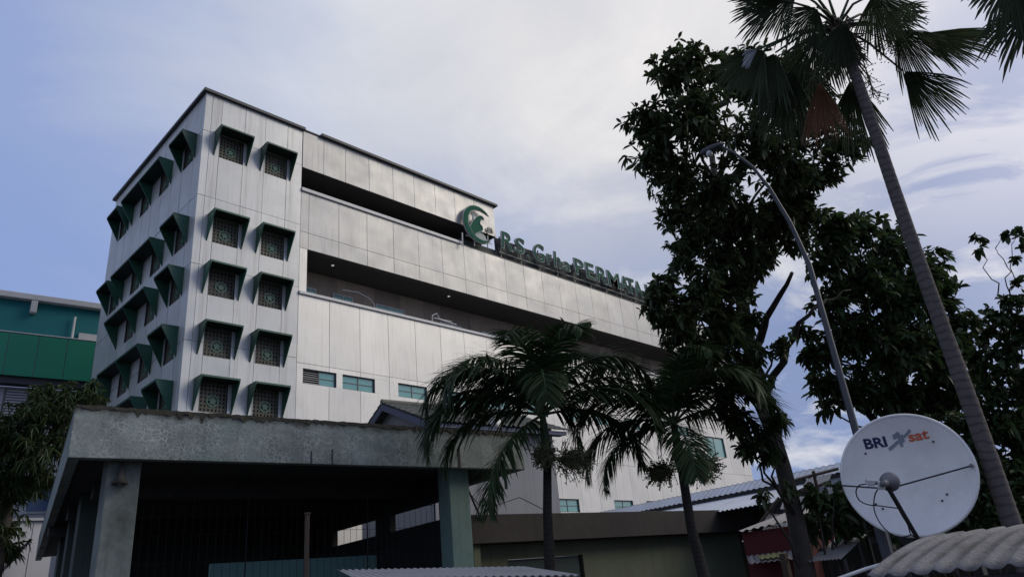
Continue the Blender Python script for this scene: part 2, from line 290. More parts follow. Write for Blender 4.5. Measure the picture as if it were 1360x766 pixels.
# ------------------------------------------------------------------ mesh builder
BASE = {}
def tag(o, label, cat, group=None):
    o['label'] = label; o['category'] = cat
    if group: o['group'] = group
    return o
def thing(name, loc, label, cat, group=None):
    o = bpy.data.objects.new(name, None); COL.objects.link(o); o.location = tuple(float(v) for v in loc); o.empty_display_size = .2
    BASE[o] = np.array(loc, float); return tag(o, label, cat, group)
def link_mesh(name, me, m, parent=None, smooth=False, org=None):
    o = bpy.data.objects.new(name, me); COL.objects.link(o)
    for q in (m if isinstance(m, (list, tuple)) else [m]): me.materials.append(q)
    if parent is not None: o.parent = parent; BASE[o] = BASE[parent]
    if smooth: me.polygons.foreach_set('use_smooth', [True]*len(me.polygons))
    return o
class MB:
    def __init__(s): s.v = []; s.f = []; s.mi = []
    def add(s, vs, fs, mi=0):
        k = len(s.v); s.v += [tuple(map(float, v)) for v in vs]; s.f += [tuple(i+k for i in f) for f in fs]; s.mi += [mi]*len(fs); return s
    def hexa(s, p, mi=0):   # p: 4 bottom (ccw) + 4 top
        return s.add(p, [(3, 2, 1, 0), (4, 5, 6, 7), (0, 1, 5, 4), (1, 2, 6, 5), (2, 3, 7, 6), (3, 0, 4, 7)], mi)
    def box(s, o, u, v, w, mi=0):   # corner + three edge vectors
        o, u, v, w = (np.array(q, float) for q in (o, u, v, w)); return s.hexa([o, o+u, o+u+v, o+v, o+w, o+u+w, o+u+v+w, o+v+w], mi)
    def abox(s, x0, x1, y0, y1, z0, z1, mi=0): return s.box((x0, y0, z0), (x1-x0, 0, 0), (0, y1-y0, 0), (0, 0, z1-z0), mi)
    def lbox(s, a0, a1, b0, b1, z0, z1, mi=0): return s.box(Lw(a0, b0, z0), EX*(a1-a0), EY*(b1-b0), EZ*(z1-z0), mi)
    def tube(s, pts, rad, n=8, cap=True, mi=0, jit=0.0, rng=random):
        pts = [np.array(p, float) for p in pts]; R = rad if isinstance(rad, (list, tuple)) else [rad]*len(pts)
        vs = []; up = None
        for i, p in enumerate(pts):
            d = pts[min(i+1, len(pts)-1)] - pts[max(i-1, 0)]; d = d/(np.linalg.norm(d)+1e-9)
            if up is None: up = np.array([0, 0, 1.]) if abs(d[2]) < .9 else np.array([1., 0, 0])
            a = np.cross(d, up); a /= np.linalg.norm(a)+1e-9; b = np.cross(a, d); up = b
            for k in range(n):
                t = 2*math.pi*k/n; r = R[i]*(1+jit*rng.uniform(-1, 1)); vs.append(p + a*math.cos(t)*r + b*math.sin(t)*r)
        fs = [(i*n+k, i*n+(k+1) % n, (i+1)*n+(k+1) % n, (i+1)*n+k) for i in range(len(pts)-1) for k in range(n)]
        if cap: fs += [tuple(range(n))[::-1], tuple((len(pts)-1)*n+k for k in range(n))]
        return s.add(vs, fs, mi)
    def prism(s, poly, thick, mi=0):   # poly: 3-D points in a plane, thick: extrusion vector
        n = len(poly); P = [np.array(p, float) for p in poly]; Q = [p+np.array(thick, float) for p in P]
        return s.add(P+Q, [tuple(range(n))[::-1], tuple(range(n, 2*n))] + [(i, (i+1) % n, n+(i+1) % n, n+i) for i in range(n)], mi)
    def sheet(s, O, U, V, Nn, pitch, amp, th=.006, nv=1, bend=None, per=6, mi=0, peak=0):   # corrugated sheet: waves across U, ridges along V
        O, U, V, Nn = (np.array(q, float) for q in (O, U, V, Nn)); L = np.linalg.norm(U); nu = max(2, int(L/pitch*per)); vs = []
        for layer in (0, 1):
            for j in range(nv+1):
                for i in range(nu+1):
                    t = i/nu; cw = math.cos(2*math.pi*t*L/pitch); h = amp*(cw if not peak else 2*((1+cw)/2)**peak-1) - layer*th
                    p = O + U*t + V*(j/nv) + Nn*h
                    if bend: p = p + np.array(bend(j/nv, t))
                    vs.append(p)
        K = (nu+1)*(nv+1); w = nu+1; fs = []
        for j in range(nv):
            for i in range(nu):
                a = j*w+i; fs += [(a, a+1, a+w+1, a+w), (K+a+w, K+a+w+1, K+a+1, K+a)]
        for i in range(nu): fs += [(i+1, i, K+i, K+i+1), (nv*w+i, nv*w+i+1, K+nv*w+i+1, K+nv*w+i)]
        for j in range(nv): fs += [(j*w, (j+1)*w, K+(j+1)*w, K+j*w), ((j+1)*w+nu, j*w+nu, K+j*w+nu, K+(j+1)*w+nu)]
        return s.add(vs, fs, mi)
    def build(s, name, m, parent=None, smooth=False, bevel=0.0, fixn=True):
        me = bpy.data.meshes.new(name); off = BASE[parent] if parent is not None else np.zeros(3)
        me.from_pydata([(v[0]-off[0], v[1]-off[1], v[2]-off[2]) for v in s.v], [], s.f)
        if isinstance(m, (list, tuple)): me.polygons.foreach_set('material_index', s.mi)
        if fixn:
            bm = bmesh.new(); bm.from_mesh(me); bmesh.ops.recalc_face_normals(bm, faces=bm.faces); bm.to_mesh(me); bm.free()
        o = link_mesh(name, me, m, parent, smooth)
        if bevel: b = o.modifiers.new('bevel', 'BEVEL'); b.width = bevel; b.segments = 2; b.limit_method = 'ANGLE'
        return o
def grid_mesh(name, verts, quads, m, parent, smooth=False, mi=None):
    me = bpy.data.meshes.new(name); v = np.asarray(verts, np.float32) - BASE[parent].astype(np.float32); q = np.asarray(quads, np.int32)
    me.vertices.add(len(v)); me.vertices.foreach_set('co', v.ravel())
    me.loops.add(q.size); me.loops.foreach_set('vertex_index', q.ravel())
    me.polygons.add(len(q)); me.polygons.foreach_set('loop_start', np.arange(0, q.size, q.shape[1], dtype=np.int32))
    try: me.polygons.foreach_set('loop_total', np.full(len(q), q.shape[1], np.int32))
    except Exception: pass
    if mi is not None: me.polygons.foreach_set('material_index', np.asarray(mi, np.int32))
    me.update(calc_edges=True)
    return link_mesh(name, me, m, parent, smooth)
def unit(a): a = np.asarray(a, float); return a/(np.linalg.norm(a, axis=-1, keepdims=True)+1e-9)
def copy_tree(o, parent, loc=None, rz=None):
    c = o.copy(); COL.objects.link(c); c.parent = parent
    if loc is not None: c.location = tuple(float(v) for v in loc)
    if rz is not None: c.rotation_euler = (0, 0, rz)
    for ch in o.children: copy_tree(ch, c)
    return c

# ------------------------------------------------------------------ ground
g = MB(); g.add([(-400, -400, 0), (900, -400, 0), (900, 900, 0), (-400, 900, 0)], [(0, 1, 2, 3)])
o = g.build('ground', M['ground']); o['kind'] = 'structure'

# ------------------------------------------------------------------ hospital building
TX0, TX1, TY0, TY1, TZ = 11.10, 16.42, 30.0, 43.0, 26.05
HB = thing('hospital_building', (TX0, TY0, 0), 'large silver panelled hospital building with green window awnings and a sign along its roof', 'building')

PRNG = random.Random(77)
def panels(mb, P, xs, zs, holes=(), gap=.016, th=.05, rows_shift=None):
    """Cladding panels on a facade. P(x, z, d) -> world, d = outwards. Holes are left open."""
    for j in range(len(zs)-1):
        for i in range(len(xs)-1):
            rects = [(xs[i]+gap/2, xs[i+1]-gap/2, zs[j]+gap/2, zs[j+1]-gap/2)]
            for (hx0, hx1, hz0, hz1) in holes:
                new = []
                for (a, b, c, d) in rects:
                    if hx1 <= a or hx0 >= b or hz1 <= c or hz0 >= d: new.append((a, b, c, d)); continue
                    if hz0 > c: new.append((a, b, c, hz0))
                    if hz1 < d: new.append((a, b, hz1, d))
                    c2, d2 = max(c, hz0), min(d, hz1)
                    if hx0 > a: new.append((a, hx0, c2, d2))
                    if hx1 < b: new.append((hx1, b, c2, d2))
                rects = new
            for (a, b, c, d) in rects:
                if b-a < .01 or d-c < .01: continue
                q = [PRNG.uniform(-.009, .0) for _ in range(4)]
                mb.hexa([P(a, c, q[0]), P(b, c, q[1]), P(b, c, -th), P(a, c, -th), P(a, d, q[2]), P(b, d, q[3]), P(b, d, -th), P(a, d, -th)])
ROWS = [9.88, 12.36, 15.22, 17.88, 22.55]                 # sill levels
COLS_R = [11.67, 14.06]                                   # awnings on the street facade (left edges)
LEFT = {0: 'sdf', 1: 'sds', 2: 'sd', 3: 'sds', 4: 'sds'}
GW, GH, AW, AH, AP = 1.24, 1.325, 1.72, 1.42, .72
holesR = [(c+.27, c+.27+GW, z, z+GH) for c in COLS_R for z in ROWS]
holesL = []
for k, z in enumerate(ROWS):
    holesL.append((30.72+.27, 30.72+.27+GW, z, z+GH))
    for y0 in (33.68, 36.45): holesL.append((y0+.32, y0+.32+GW+.1, z, z+GH))
    if k != 2: holesL.append((39.86+.27, 39.86+.27+GW, z, z+GH))
zj = [0, 2.6, 5.8, 9.3, 12.95, 16.62, 20.19, 23.81, TZ]
tw = MB()
PR = lambda x, z, d: (x, TY0-d, z)
PL = lambda y, z, d: (TX0-d, y, z)
panels(tw, PR, [TX0+.35, 11.95, 13.18, 14.28, 15.55, TX1], zj, holesR)
panels(tw, PL, [TY0+.3, 30.95, 32.3, 33.62, 35.0, 36.3, 37.6, 39.0, 40.3, 41.6, TY1], zj, holesL, gap=.03, th=.016)
# one-piece corner panels, folded round the arris
for a, b in zip(zj, zj[1:]):
    z0, z1 = a+.011, b-.011
    tw.prism([(TX0, TY0, z0), (TX0+.34, TY0, z0), (TX0+.34, TY0+.05, z0), (TX0+.05, TY0+.05, z0), (TX0+.05, TY0+.29, z0), (TX0, TY0+.29, z0)], (0, 0, z1-z0))
def stain_columns(m, xs, axis):
    t = m.node_tree; b = t.nodes['Principled BSDF']; base = b.inputs['Base Color'].links[0].from_socket; L = t.links.new
    tcn = t.nodes.new('ShaderNodeTexCoord'); sp = t.nodes.new('ShaderNodeSeparateXYZ'); L(tcn.outputs['Object'], sp.inputs[0])
    mp = t.nodes.new('ShaderNodeMapping'); mp.inputs['Scale'].default_value = (9, 9, .35); L(tcn.outputs['Object'], mp.inputs[0])
    nz = t.nodes.new('ShaderNodeTexNoise'); nz.inputs['Scale'].default_value = 1.5; nz.inputs['Detail'].default_value = 6; L(mp.outputs[0], nz.inputs['Vector'])
    def mth(op, a, c):
        q = t.nodes.new('ShaderNodeMath'); q.operation = op
        for i, v in ((0, a), (1, c)):
            if isinstance(v, (int, float)): q.inputs[i].default_value = v
            else: L(v, q.inputs[i])
        return q.outputs[0]
    f = None
    for x in xs:   # rain runs down from the awnings' corners
        r = t.nodes.new('ShaderNodeMapRange'); L(mth('ABSOLUTE', mth('SUBTRACT', sp.outputs[axis], x), 0), r.inputs[0]); r.inputs[1].default_value = .02; r.inputs[2].default_value = .17; r.inputs[3].default_value = 1; r.inputs[4].default_value = 0
        f = r.outputs[0] if f is None else mth('MAXIMUM', f, r.outputs[0])
    cr = t.nodes.new('ShaderNodeValToRGB'); L(nz.outputs[0], cr.inputs[0]); cr.color_ramp.elements[0].position = .38; cr.color_ramp.elements[1].position = .62
    mx = t.nodes.new('ShaderNodeMix'); mx.data_type = 'RGBA'; L(mth('MULTIPLY', mth('MULTIPLY', f, cr.outputs[0]), .55), mx.inputs[0]); L(base, mx.inputs[6]); mx.inputs[7].default_value = (.30, .28, .25, 1); L(mx.outputs[2], b.inputs['Base Color'])
for _k in ('panel', 'panel_up', 'panel_warm'):
    t = M[_k].node_tree; b = t.nodes['Principled BSDF']; tcn = t.nodes.new('ShaderNodeTexCoord'); nz = t.nodes.new('ShaderNodeTexNoise'); nz.inputs['Scale'].default_value = .8; nz.inputs['Detail'].default_value = 5
    t.links.new(tcn.outputs['Object'], nz.inputs['Vector']); gg = t.nodes.new('ShaderNodeNewGeometry'); ad = t.nodes.new('ShaderNodeMath'); ad.operation = 'MULTIPLY_ADD'; ad.inputs[1].default_value = .22; t.links.new(gg.outputs['Random Per Island'], ad.inputs[0]); t.links.new(nz.outputs[0], ad.inputs[2])
    mr = t.nodes.new('ShaderNodeMapRange'); mr.inputs[1].default_value = .35; mr.inputs[2].default_value = .85; mr.inputs[3].default_value = .28; mr.inputs[4].default_value = .50; t.links.new(ad.outputs[0], mr.inputs[0]); t.links.new(mr.outputs[0], b.inputs['Roughness'])
stain_columns(M['panel'], [.60, 2.30, 2.98, 4.70], 0)
tw.build('tower_cladding', M['panel'], HB, bevel=.006)
core = MB()
core.abox(TX0+.45, TX1-.01, TY0+.45, TY1, 0, TZ-.02)
core.build('tower_core', M['joint'], HB)
rev = MB()                                                # wall behind the cladding, open at the windows
def backing(mb, P, x0, x1, z0, z1, holes, d0=-.055, d1=-.40):
    xs = sorted({x0, x1, *[h[0] for h in holes], *[h[1] for h in holes]}); zs = sorted({z0, z1, *[h[2] for h in holes], *[h[3] for h in holes]})
    for a, b in zip(xs, xs[1:]):
        run = None
        for c, d in zip(zs, zs[1:]):
            hit = any(h[0] <= a+1e-6 and h[1] >= b-1e-6 and h[2] <= c+1e-6 and h[3] >= d-1e-6 for h in holes)
            if not hit: run = (run[0], d) if run else (c, d)
            if (hit or d == zs[-1]) and run:
                c0, c1 = run; mb.hexa([P(a, c0, d0), P(b, c0, d0), P(b, c0, d1), P(a, c0, d1), P(a, c1, d0), P(b, c1, d0), P(b, c1, d1), P(a, c1, d1)]); run = None
backing(rev, PR, TX0+.41, TX1-.02, 0, TZ-.03, holesR); backing(rev, PL, TY0+.06, TY1, 0, TZ-.03, holesL, d0=-.02)
rev.build('backing_wall', M['joint'], HB)
cp = MB()
cz0, cz1 = TZ, TZ+.17
cp.abox(TX0-.16, TX1+.1, TY0-.16, TY0+.25, cz0, cz1); cp.abox(TX0-.162, TX0+.25, TY0+.252, TY1+.2, cz0, cz1)
cp.abox(TX0-.10, TX1+.06, TY0-.10, TY0+.2, cz1+.002, cz1+.05); cp.abox(TX0-.10, TX0+.2, TY0+.203, TY1+.15, cz1+.002, cz1+.05)
cp.build('roof_coping', M['coping'], HB, bevel=.012)
rf = MB(); rf.abox(TX0+.26, TX1, TY0+.26, TY1, TZ-.015, TZ+.1); rf.build('tower_roof', M['joint'], HB)

def make_window(double):
    """Awning with a pierced grille below: local x along the wall, -y outwards, origin at the awning's lower left corner."""
    k = MB(); gx0 = .27 if not double else .32; gw = GW if not double else GW+.1
    nx, nz = 7, 7; bw = .088; cx, cz = gx0+gw/2, .53
    BASE['w'] = np.zeros(3)
    d0, d1 = .10, .15
    for i in range(nx+1):
        x = gx0 + (gw-bw)*i/nx; k.abox(x, x+bw, d0, d1, 0, GH)
    for j in range(nz+1):
        z = (GH-bw)*j/nz; k.abox(gx0, gx0+gw, d0+.006, d1-.006, z, z+bw)
    gobj = k.build('window_grille', M['grille'], None)
    md = MB(); seg = 28
    rim = [(cx+math.cos(2*math.pi*i/seg)*.27, d0-.02, cz+math.sin(2*math.pi*i/seg)*.27) for i in range(seg)]
    inn = [(cx+math.cos(2*math.pi*i/seg)*.21, d0-.02, cz+math.sin(2*math.pi*i/seg)*.21) for i in range(seg)]
    for i in range(seg):
        j = (i+1) % seg; md.hexa([rim[i], rim[j], inn[j], inn[i]] + [(p[0], d0+.02, p[2]) for p in (rim[i], rim[j], inn[j], inn[i])])
    leafp = []
    for i in range(36):
        t = 2*math.pi*i/36; r = .075+.085*abs(math.cos(2.5*t-math.pi/4)); leafp.append((cx+r*math.cos(t), d0-.03, cz+r*math.sin(t)-.01))
    md.prism(leafp, (0, .04, 0))
    md.build('medallion', M['medal'], gobj)
    bk = MB(); bk.abox(gx0-.02, gx0+gw+.02, .32, .34, -.02, GH+.02); bk.build('dark_glazing', M['glass_d'], gobj)
    return gobj
def make_hood(w, double):
    k = MB(); t = .05
    k.hexa([(0, 0, AH-.09), (w, 0, AH-.09), (w, -AP, AH-.09), (0, -AP, AH-.09), (0, 0, AH), (w, 0, AH), (w, -AP, AH), (0, -AP, AH)][0:8], 0)
    xs = [0, w-t] + ([w/2-t/2] if double else [])
    for x in xs:
        e = .004 if x == 0 else (-.004 if x > w/2+.1 else 0)
        k.prism([(x+e, 0, AH-.092), (x+e, -AP+.006, AH-.092), (x+e, -AP+.006, AH-.15), (x+e, 0, 0)], (t, 0, 0), 0)
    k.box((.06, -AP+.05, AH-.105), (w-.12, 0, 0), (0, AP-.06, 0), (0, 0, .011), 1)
    o = k.build('awning', [M['hood'], M['hoodin']], None, bevel=.006); return o
BASE[None] = np.zeros(3)
for _n in ('w',): pass
def reparent(o, loc, rz, first=[]):
    o.parent = HB; o.location = (loc[0]-TX0, loc[1]-TY0, loc[2]); o.rotation_euler = (0, 0, rz)
# prototypes: build with BASE of mesh objects = 0
_ob = bpy.data.objects
def proto_pair():
    global BASE
    single = None
    return None
class _Z(dict):
    def __missing__(s, k): return np.zeros(3)
BASE = _Z(BASE)
ws = make_window(False); wd = make_window(True); hs = make_hood(AW, False); hd = make_hood(5.58, True)
used = set()
def place(o, loc, rz):
    if o not in used:
        used.add(o); reparent(o, loc, rz); return o
    c = copy_tree(o, HB, (loc[0]-TX0, loc[1]-TY0, loc[2]), rz); return c
for z in ROWS:
    for c in COLS_R: place(ws, (c, TY0, z), 0); place(hs, (c, TY0-.002, z), 0)
RZ = -math.pi/2
def left_win(o, y_near, w, z, dx=0): place(o, (TX0-dx, y_near+w, z), RZ)
for k, z in enumerate(ROWS):
    # local x runs from the far end towards the corner, so grilles sit mirrored about the awning's middle
    left_win(ws, 30.72, AW+.04, z); left_win(hs, 30.72, AW, z, .002)
    for y0 in (33.68, 36.45): left_win(wd, y0, .32*2+GW+.1, z)
    left_win(hd, 33.68, 5.58, z, .002)
    if k != 2: left_win(ws, 39.86, AW+.06, z); left_win(hs, 39.86, AW, z, .002)

# --- long wing
WX0, WX1 = TX1, 59.8
wp = MB(); xs_w = [WX0, 16.9]+[16.9+1.815*i for i in range(1, 24)]; xs_w = [x for x in xs_w if x < WX1-.5]+[WX1]
PW = lambda x, z, d: (x, TY0-d, z)
RAILZ, OPZ, BX0, BX1 = 16.45, 18.88, 16.86, 57.0
wins = []
def lw(x0, x1, z0, z1): wins.append((x0, x1, z0, z1))
for x0, x1 in ((16.76, 18.6), (18.95, 20.88), (22.36, 24.3), (25.6, 27.5), (28.7, 30.6), (32.2, 34.1), (35.6, 37.5), (38.9, 40.8), (42.2, 44.1), (45.5, 47.4), (48.8, 50.7), (53.0, 56.0)):
    lw(x0, x1, 11.73 if x0 < 52 else 10.37, 12.48 if x0 < 52 else 12.0)
for x0, x1 in ((39.7, 41.8), (43.4, 45.6), (34.0, 36.1)): lw(x0, x1, 5.9, 6.7)
xs_l = [WX0, 18.19, 20.0, 21.8, 23.64, 25.47]+[25.47+1.83*i for i in range(1, 19)]; xs_l = [x for x in xs_l if x < WX1-.5]+[WX1]
panels(wp, PW, xs_l, [0, 3.2, 5.4, 9.05, 12.73, RAILZ-.16], wins)
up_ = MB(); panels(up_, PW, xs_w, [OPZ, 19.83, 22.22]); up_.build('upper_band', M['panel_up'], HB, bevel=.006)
panels(wp, PW, [WX0, BX0], [RAILZ+.003, OPZ])
panels(wp, PW, [BX1, WX1], [RAILZ, OPZ])
PE = lambda y, z, d: (WX1+d, y, z)
panels(wp, PE, [30.06, 32, 34, 36, 38, 40], [0, 3.2, 5.4, 9.05, 12.73, 16.5, 19.8, 22.2])
wp.build('wing_cladding', M['panel_warm'], HB, bevel=.006)
wb = MB(); backing(wb, PW, WX0+.02, WX1-.06, 0, RAILZ-.2, wins, -.055, -.45)
backing(wb, PW, WX0+.02, WX1-.06, OPZ+.03, 22.2, [], -.055, -.45)
wb.abox(BX1, WX1-.06, 30.055, 30.5, RAILZ-.19, OPZ+.02); wb.abox(WX0+.02, BX0-.003, 30.055, 33, RAILZ-.19, OPZ+.02)
wb.abox(WX0+.02, WX1-.06, 30.452, 42, 0, RAILZ-.21); wb.abox(WX0+.02, WX1-.06, 33.1, 42, RAILZ-.208, 22.19)
wb.build('wing_core', M['joint'], HB)
# balcony
bw_ = MB(); x = BX0
for row, (z0, z1) in enumerate(((16.2, 17.45), (17.47, 18.9))):
    x = BX0; rr = random.Random(4+row)
    while x < BX1:
        w = rr.uniform(.9, 1.9); bw_.abox(x, min(x+w-.02, BX1), 32.4-rr.uniform(0, .04), 32.6, z0, z1); x += w
bw_.build('balcony_back_wall', M['stone'], HB)
bc = MB()
for i in range(34): y = 30.42+i*.058; bc.abox(BX0+.01, BX1-.01, y, y+.036, OPZ-.005, OPZ+.028)
bc.abox(BX0, BX1, 30.4, 32.6, OPZ+.029, OPZ+.06); bc.abox(WX0+.02, WX1-.06, 30.06, 30.4, OPZ-.0, OPZ+.029)
bc.build('balcony_ceiling', M['slat'], HB)
bf = MB(); bf.abox(BX0, BX1, 30.46, 33, RAILZ-.6, RAILZ-.5); bf.build('balcony_floor', M['soffit'], HB)
bl = MB(); bl.abox(WX0+.003, WX1-.3, TY0-.10, TY0+.42, RAILZ-.155, RAILZ-.003); bl.build('balcony_ledge', M['ledge'], HB, bevel=.015)
dl = [onZ(442, 352.5, OPZ-.02), onZ(596, 393.5, OPZ-.02)]
for P in dl:
    k = MB(); k.tube([P+EZ*.03, P-EZ*.02], .075, 16); k.build('downlight', M['soffit_lamp'], HB)
for (q0, q1) in (((404, 380), (420, 385)), ((442, 389), (469, 398)), ((499, 403), (537, 413)), ((584, 427), (612, 434)), ((640, 440), (668, 447)), ((700, 455), (730, 462))):
    A_, B_ = onY(*q0, 32.3), onY(*q1, 32.3); a, b, zt = A_[0], B_[0], A_[2]
    k = MB(); fw = .07; y0, y1 = 32.28, 32.34; z0 = zt-1.1
    k.abox(a, b, y0, y1, zt-fw, zt); k.abox(a, a+fw, y0, y1, z0, zt-fw-.001); k.abox(b-fw, b, y0, y1, z0, zt-fw-.001); m_ = (a+b)/2; k.abox(m_-.03, m_+.03, y0+.002, y1, z0, zt-fw-.001)
    fr = k.build('balcony_window', M['wframe'], HB)
    k = MB(); k.abox(a+fw, b-fw, 32.305, 32.32, z0, zt-fw-.003); k.build('pane', M['glass'], fr)
pp = [onY(*q, 31.6) for q in ((455, 385), (475, 388), (490, 396), (497, 404), (498, 420))]
k = MB(); k.tube(pp, .035, 8); k.build('balcony_pipe', M['ledge'], HB)
pp = [onY(*q, 30.9) for q in ((574, 428), (574, 419), (580, 416), (584, 424), (606, 431))]
k = MB(); k.tube(pp, .035, 8); k.build('balcony_pipe', M['ledge'], HB)
k = MB(); k.tube([onY(576, 422, 30.9), onY(600, 427, 30.9), onY(601, 440, 30.9)], .03, 8); k.build('balcony_rail', M['ledge'], HB)

# lower windows of the wing
for n, (x0, x1, z0, z1) in enumerate(wins):
    k = MB(); fw = .05; y0, y1 = TY0+.10, TY0+.17; mx = (x0+x1)/2
    k.abox(x0, x1, y0, y1, z1-fw, z1); k.abox(x0, x1, y0, y1, z0, z0+fw)
    for a in (x0, mx-fw/2, x1-fw): k.abox(a, a+fw, y0+.003, y1-.003, z0+fw+.001, z1-fw-.001)
    if z1-z0 < 1: k.abox(x0+fw, x1-fw, y0+.008, y1-.008, (z0+z1)/2-.02, (z0+z1)/2+.02)
    fr = k.build('strip_window', M['frame'], HB)
    if n == 0:
        k = MB()
        for i in range(6): z = z0+.06+i*.105; k.box((x0+fw, y0, z), (mx-x0-1.5*fw, 0, 0), (0, .09, .05), (0, -.006, .012))
        k.build('louvre', M['ledge'], fr); k = MB(); k.abox(mx+fw/2, x1-fw, y0+.03, y0+.04, z0+fw, z1-fw)
    else: k = MB(); k.abox(x0+fw, x1-fw, y0+.03, y0+.04, z0+fw, z1-fw)
    k.build('pane', M['glass'], fr)

# --- penthouse band above the wing with its dark soffit
ts = MB(); px = [TX1+.03, 17.74, 19.14, 20.73, 22.43, 24.03, 25.68, 27.31, 29.03, 30.85]
PHB = 23.72
panels(ts, PW, px, [PHB, TZ+.02]); PE2 = lambda y, z, d: (30.85+d, y, z)
panels(ts, PE2, [30.06, 31.8, 33.4, 35], [PHB, TZ+.02])
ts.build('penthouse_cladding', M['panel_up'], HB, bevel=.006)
k = MB(); k.abox(TX1+.04, 30.79, 30.055, 35, PHB+.03, TZ); k.build('penthouse_core', M['joint'], HB)
k = MB(); k.abox(17.5, 31.1, TY0-.2, TY0+.2, TZ+.03, TZ+.2); k.abox(TX1+.12, 17.49, TY0-.05, TY0+.2, TZ+.03, TZ+.12); k.abox(30.9, 31.1, TY0+.205, 35, TZ+.03, TZ+.2)
k.build('penthouse_coping', M['coping'], HB, bevel=.012)
k = MB()
for i in range(46): y = 30.06+i*.062; k.abox(TX1+.05, 30.78, y, y+.040, PHB-.008, PHB+.028)
k.build('penthouse_soffit', M['slat'], HB)
k = MB(); k.abox(TX1+.04, 30.7, 32.9, 33.0, 22.2, PHB-.01); k.build('recess_back_wall', M['joint'], HB)
k = MB(); k.abox(TX1+.003, 27.6, TY0-.10, TY0+.35, 22.225, 22.42); k.build('roof_ledge', M['ledge'], HB, bevel=.015)
k = MB(); k.abox(27.61, WX1, TY0-.003, TY0+.45, 22.215, 22.30); k.build('parapet_cap', M['coping'], HB)

# ------------------------------------------------------------------ roof sign and emblem
SG = thing('roof_sign', (31, 29.8, 22.3), 'long green and silver channel letter sign on dark board along the wing roof edge', 'sign')
k = MB(); k.abox(30.95, 52.5, 30.25, 30.32, 22.36, 23.85); k.build('backboard', M['sign_back'], SG)
k = MB(); k.abox(27.65, 52.5, 30.2, 30.24, 22.31, 22.82); k.build('lower_board', M['sign_back'], SG)
k = MB(); x = 31.2
while x < 52: k.abox(x, x+.07, 30.05, 30.12, 22.3, 23.9); x += 1.9
k.abox(31, 52.4, 29.98, 30.045, 22.62, 22.69); k.abox(31, 52.4, 29.98, 30.045, 23.6, 23.66)
k.build('support_rail', M['frame'], SG)
def text_mesh(ch, size, offset, extrude, shear=0.0):
    cu = bpy.data.curves.new('letter', 'FONT'); cu.body = ch; cu.size = size; cu.offset = offset; cu.extrude = extrude; cu.shear = shear; cu.resolution_u = 4
    ob = bpy.data.objects.new('tmp', cu); COL.objects.link(ob); dg = bpy.context.evaluated_depsgraph_get()
    me = bpy.data.meshes.new_from_object(ob.evaluated_get(dg)); bpy.data.objects.remove(ob); bpy.data.curves.remove(cu)
    me.materials.clear(); return me
LET = [('R', 31.0, 32.15, 22.85, 24.2), ('S', 32.3, 33.35, 22.88, 24.15), ('.', 33.5, 33.72, 22.85, 23.05), ('G', 34.2, 35.35, 22.8, 24.25), ('r', 35.55, 36.15, 22.82, 23.75),
       ('h', 36.3, 37.05, 22.82, 24.15), ('a', 37.2, 38.1, 22.82, 23.6), ('P', 38.65, 39.75, 22.85, 24.22), ('E', 39.95, 41.0, 22.85, 24.22), ('R', 41.15, 42.45, 22.85, 24.22),
       ('M', 42.6, 44.15, 22.85, 24.22), ('A', 44.25, 45.35, 22.85, 24.22), ('T', 45.1, 46.15, 22.85, 24.22), ('A', 46.05, 47.25, 22.85, 24.22), ('I', 47.75, 48.05, 22.85, 24.22), ('B', 48.4, 49.4, 22.85, 24.22), ('U', 49.7, 50.8, 22.85, 24.22)]
for ch, x0, x1, z0, z1 in LET:
    cut = []
    for off, ext, yf, mm in ((.030, .07, 29.80, M['sign_rim']), (-.012, .02, 29.715, M['sign_g'])):
        me = text_mesh(ch, 1.4, off, ext, .12 if ch in 'RrhaGS' else 0)
        v = np.empty(len(me.vertices)*3); me.vertices.foreach_get('co', v); v = v.reshape(-1, 3)
        mn, mxx = v[:, :2].min(0), v[:, :2].max(0)
        if not cut: cut = [mn, mxx]
        u0 = (v[:, 0]-cut[0][0])/(cut[1][0]-cut[0][0]); w0 = (v[:, 1]-cut[0][1])/(cut[1][1]-cut[0][1])
        out = np.stack([x0+(x1-x0)*u0, yf - v[:, 2], z0+(z1-z0)*w0], 1) - BASE[SG]
        me.vertices.foreach_set('co', out.ravel()); me.update()
        if len(cut) == 2 and mm is M['sign_rim']: rim_o = link_mesh('letter', me, mm, SG)
        else:
            fo = link_mesh('letter_face', me, mm, rim_o); BASE[fo] = BASE[SG]
EM = thing('roof_emblem', (29.1, 29.7, 22.3), 'round green crescent emblem with mother and child figure beside the roof sign lettering', 'emblem')
ec = np.array([29.0, 23.96]); n = 40
def emp(q): P = onY(600+.1566*q[0], 260+.1566*q[1], 29.7); return P
def ring_poly(r0, r1, offx, a0, a1, y):
    o_ = []; i_ = []
    for i in range(n+1):
        t = math.radians(a0+(a1-a0)*i/n); w = math.sin(math.pi*i/n)**.6
        R0 = r0; R1 = r0-(r0-r1)*w
        o_.append((ec[0]+R0*math.cos(t), y, ec[1]+R0*math.sin(t))); i_.append((ec[0]+R1*math.cos(t), y, ec[1]+R1*math.sin(t)))
    return o_, i_
def strip(mb, A, B, th):
    for i in range(len(A)-1):
        q = [A[i], A[i+1], B[i+1], B[i]]; mb.hexa([np.array(p) for p in q]+[np.array(p)+np.array((0, th, 0)) for p in q])
k = MB(); strip(k, *ring_poly(1.38, .90, 0, 42, 318, 29.66), .10); k.build('crescent_rim', M['sign_rim'], EM)
k = MB(); strip(k, *ring_poly(1.325, .975, 0, 50, 312, 29.62), .036); k.build('crescent', M['sign_g'], EM)
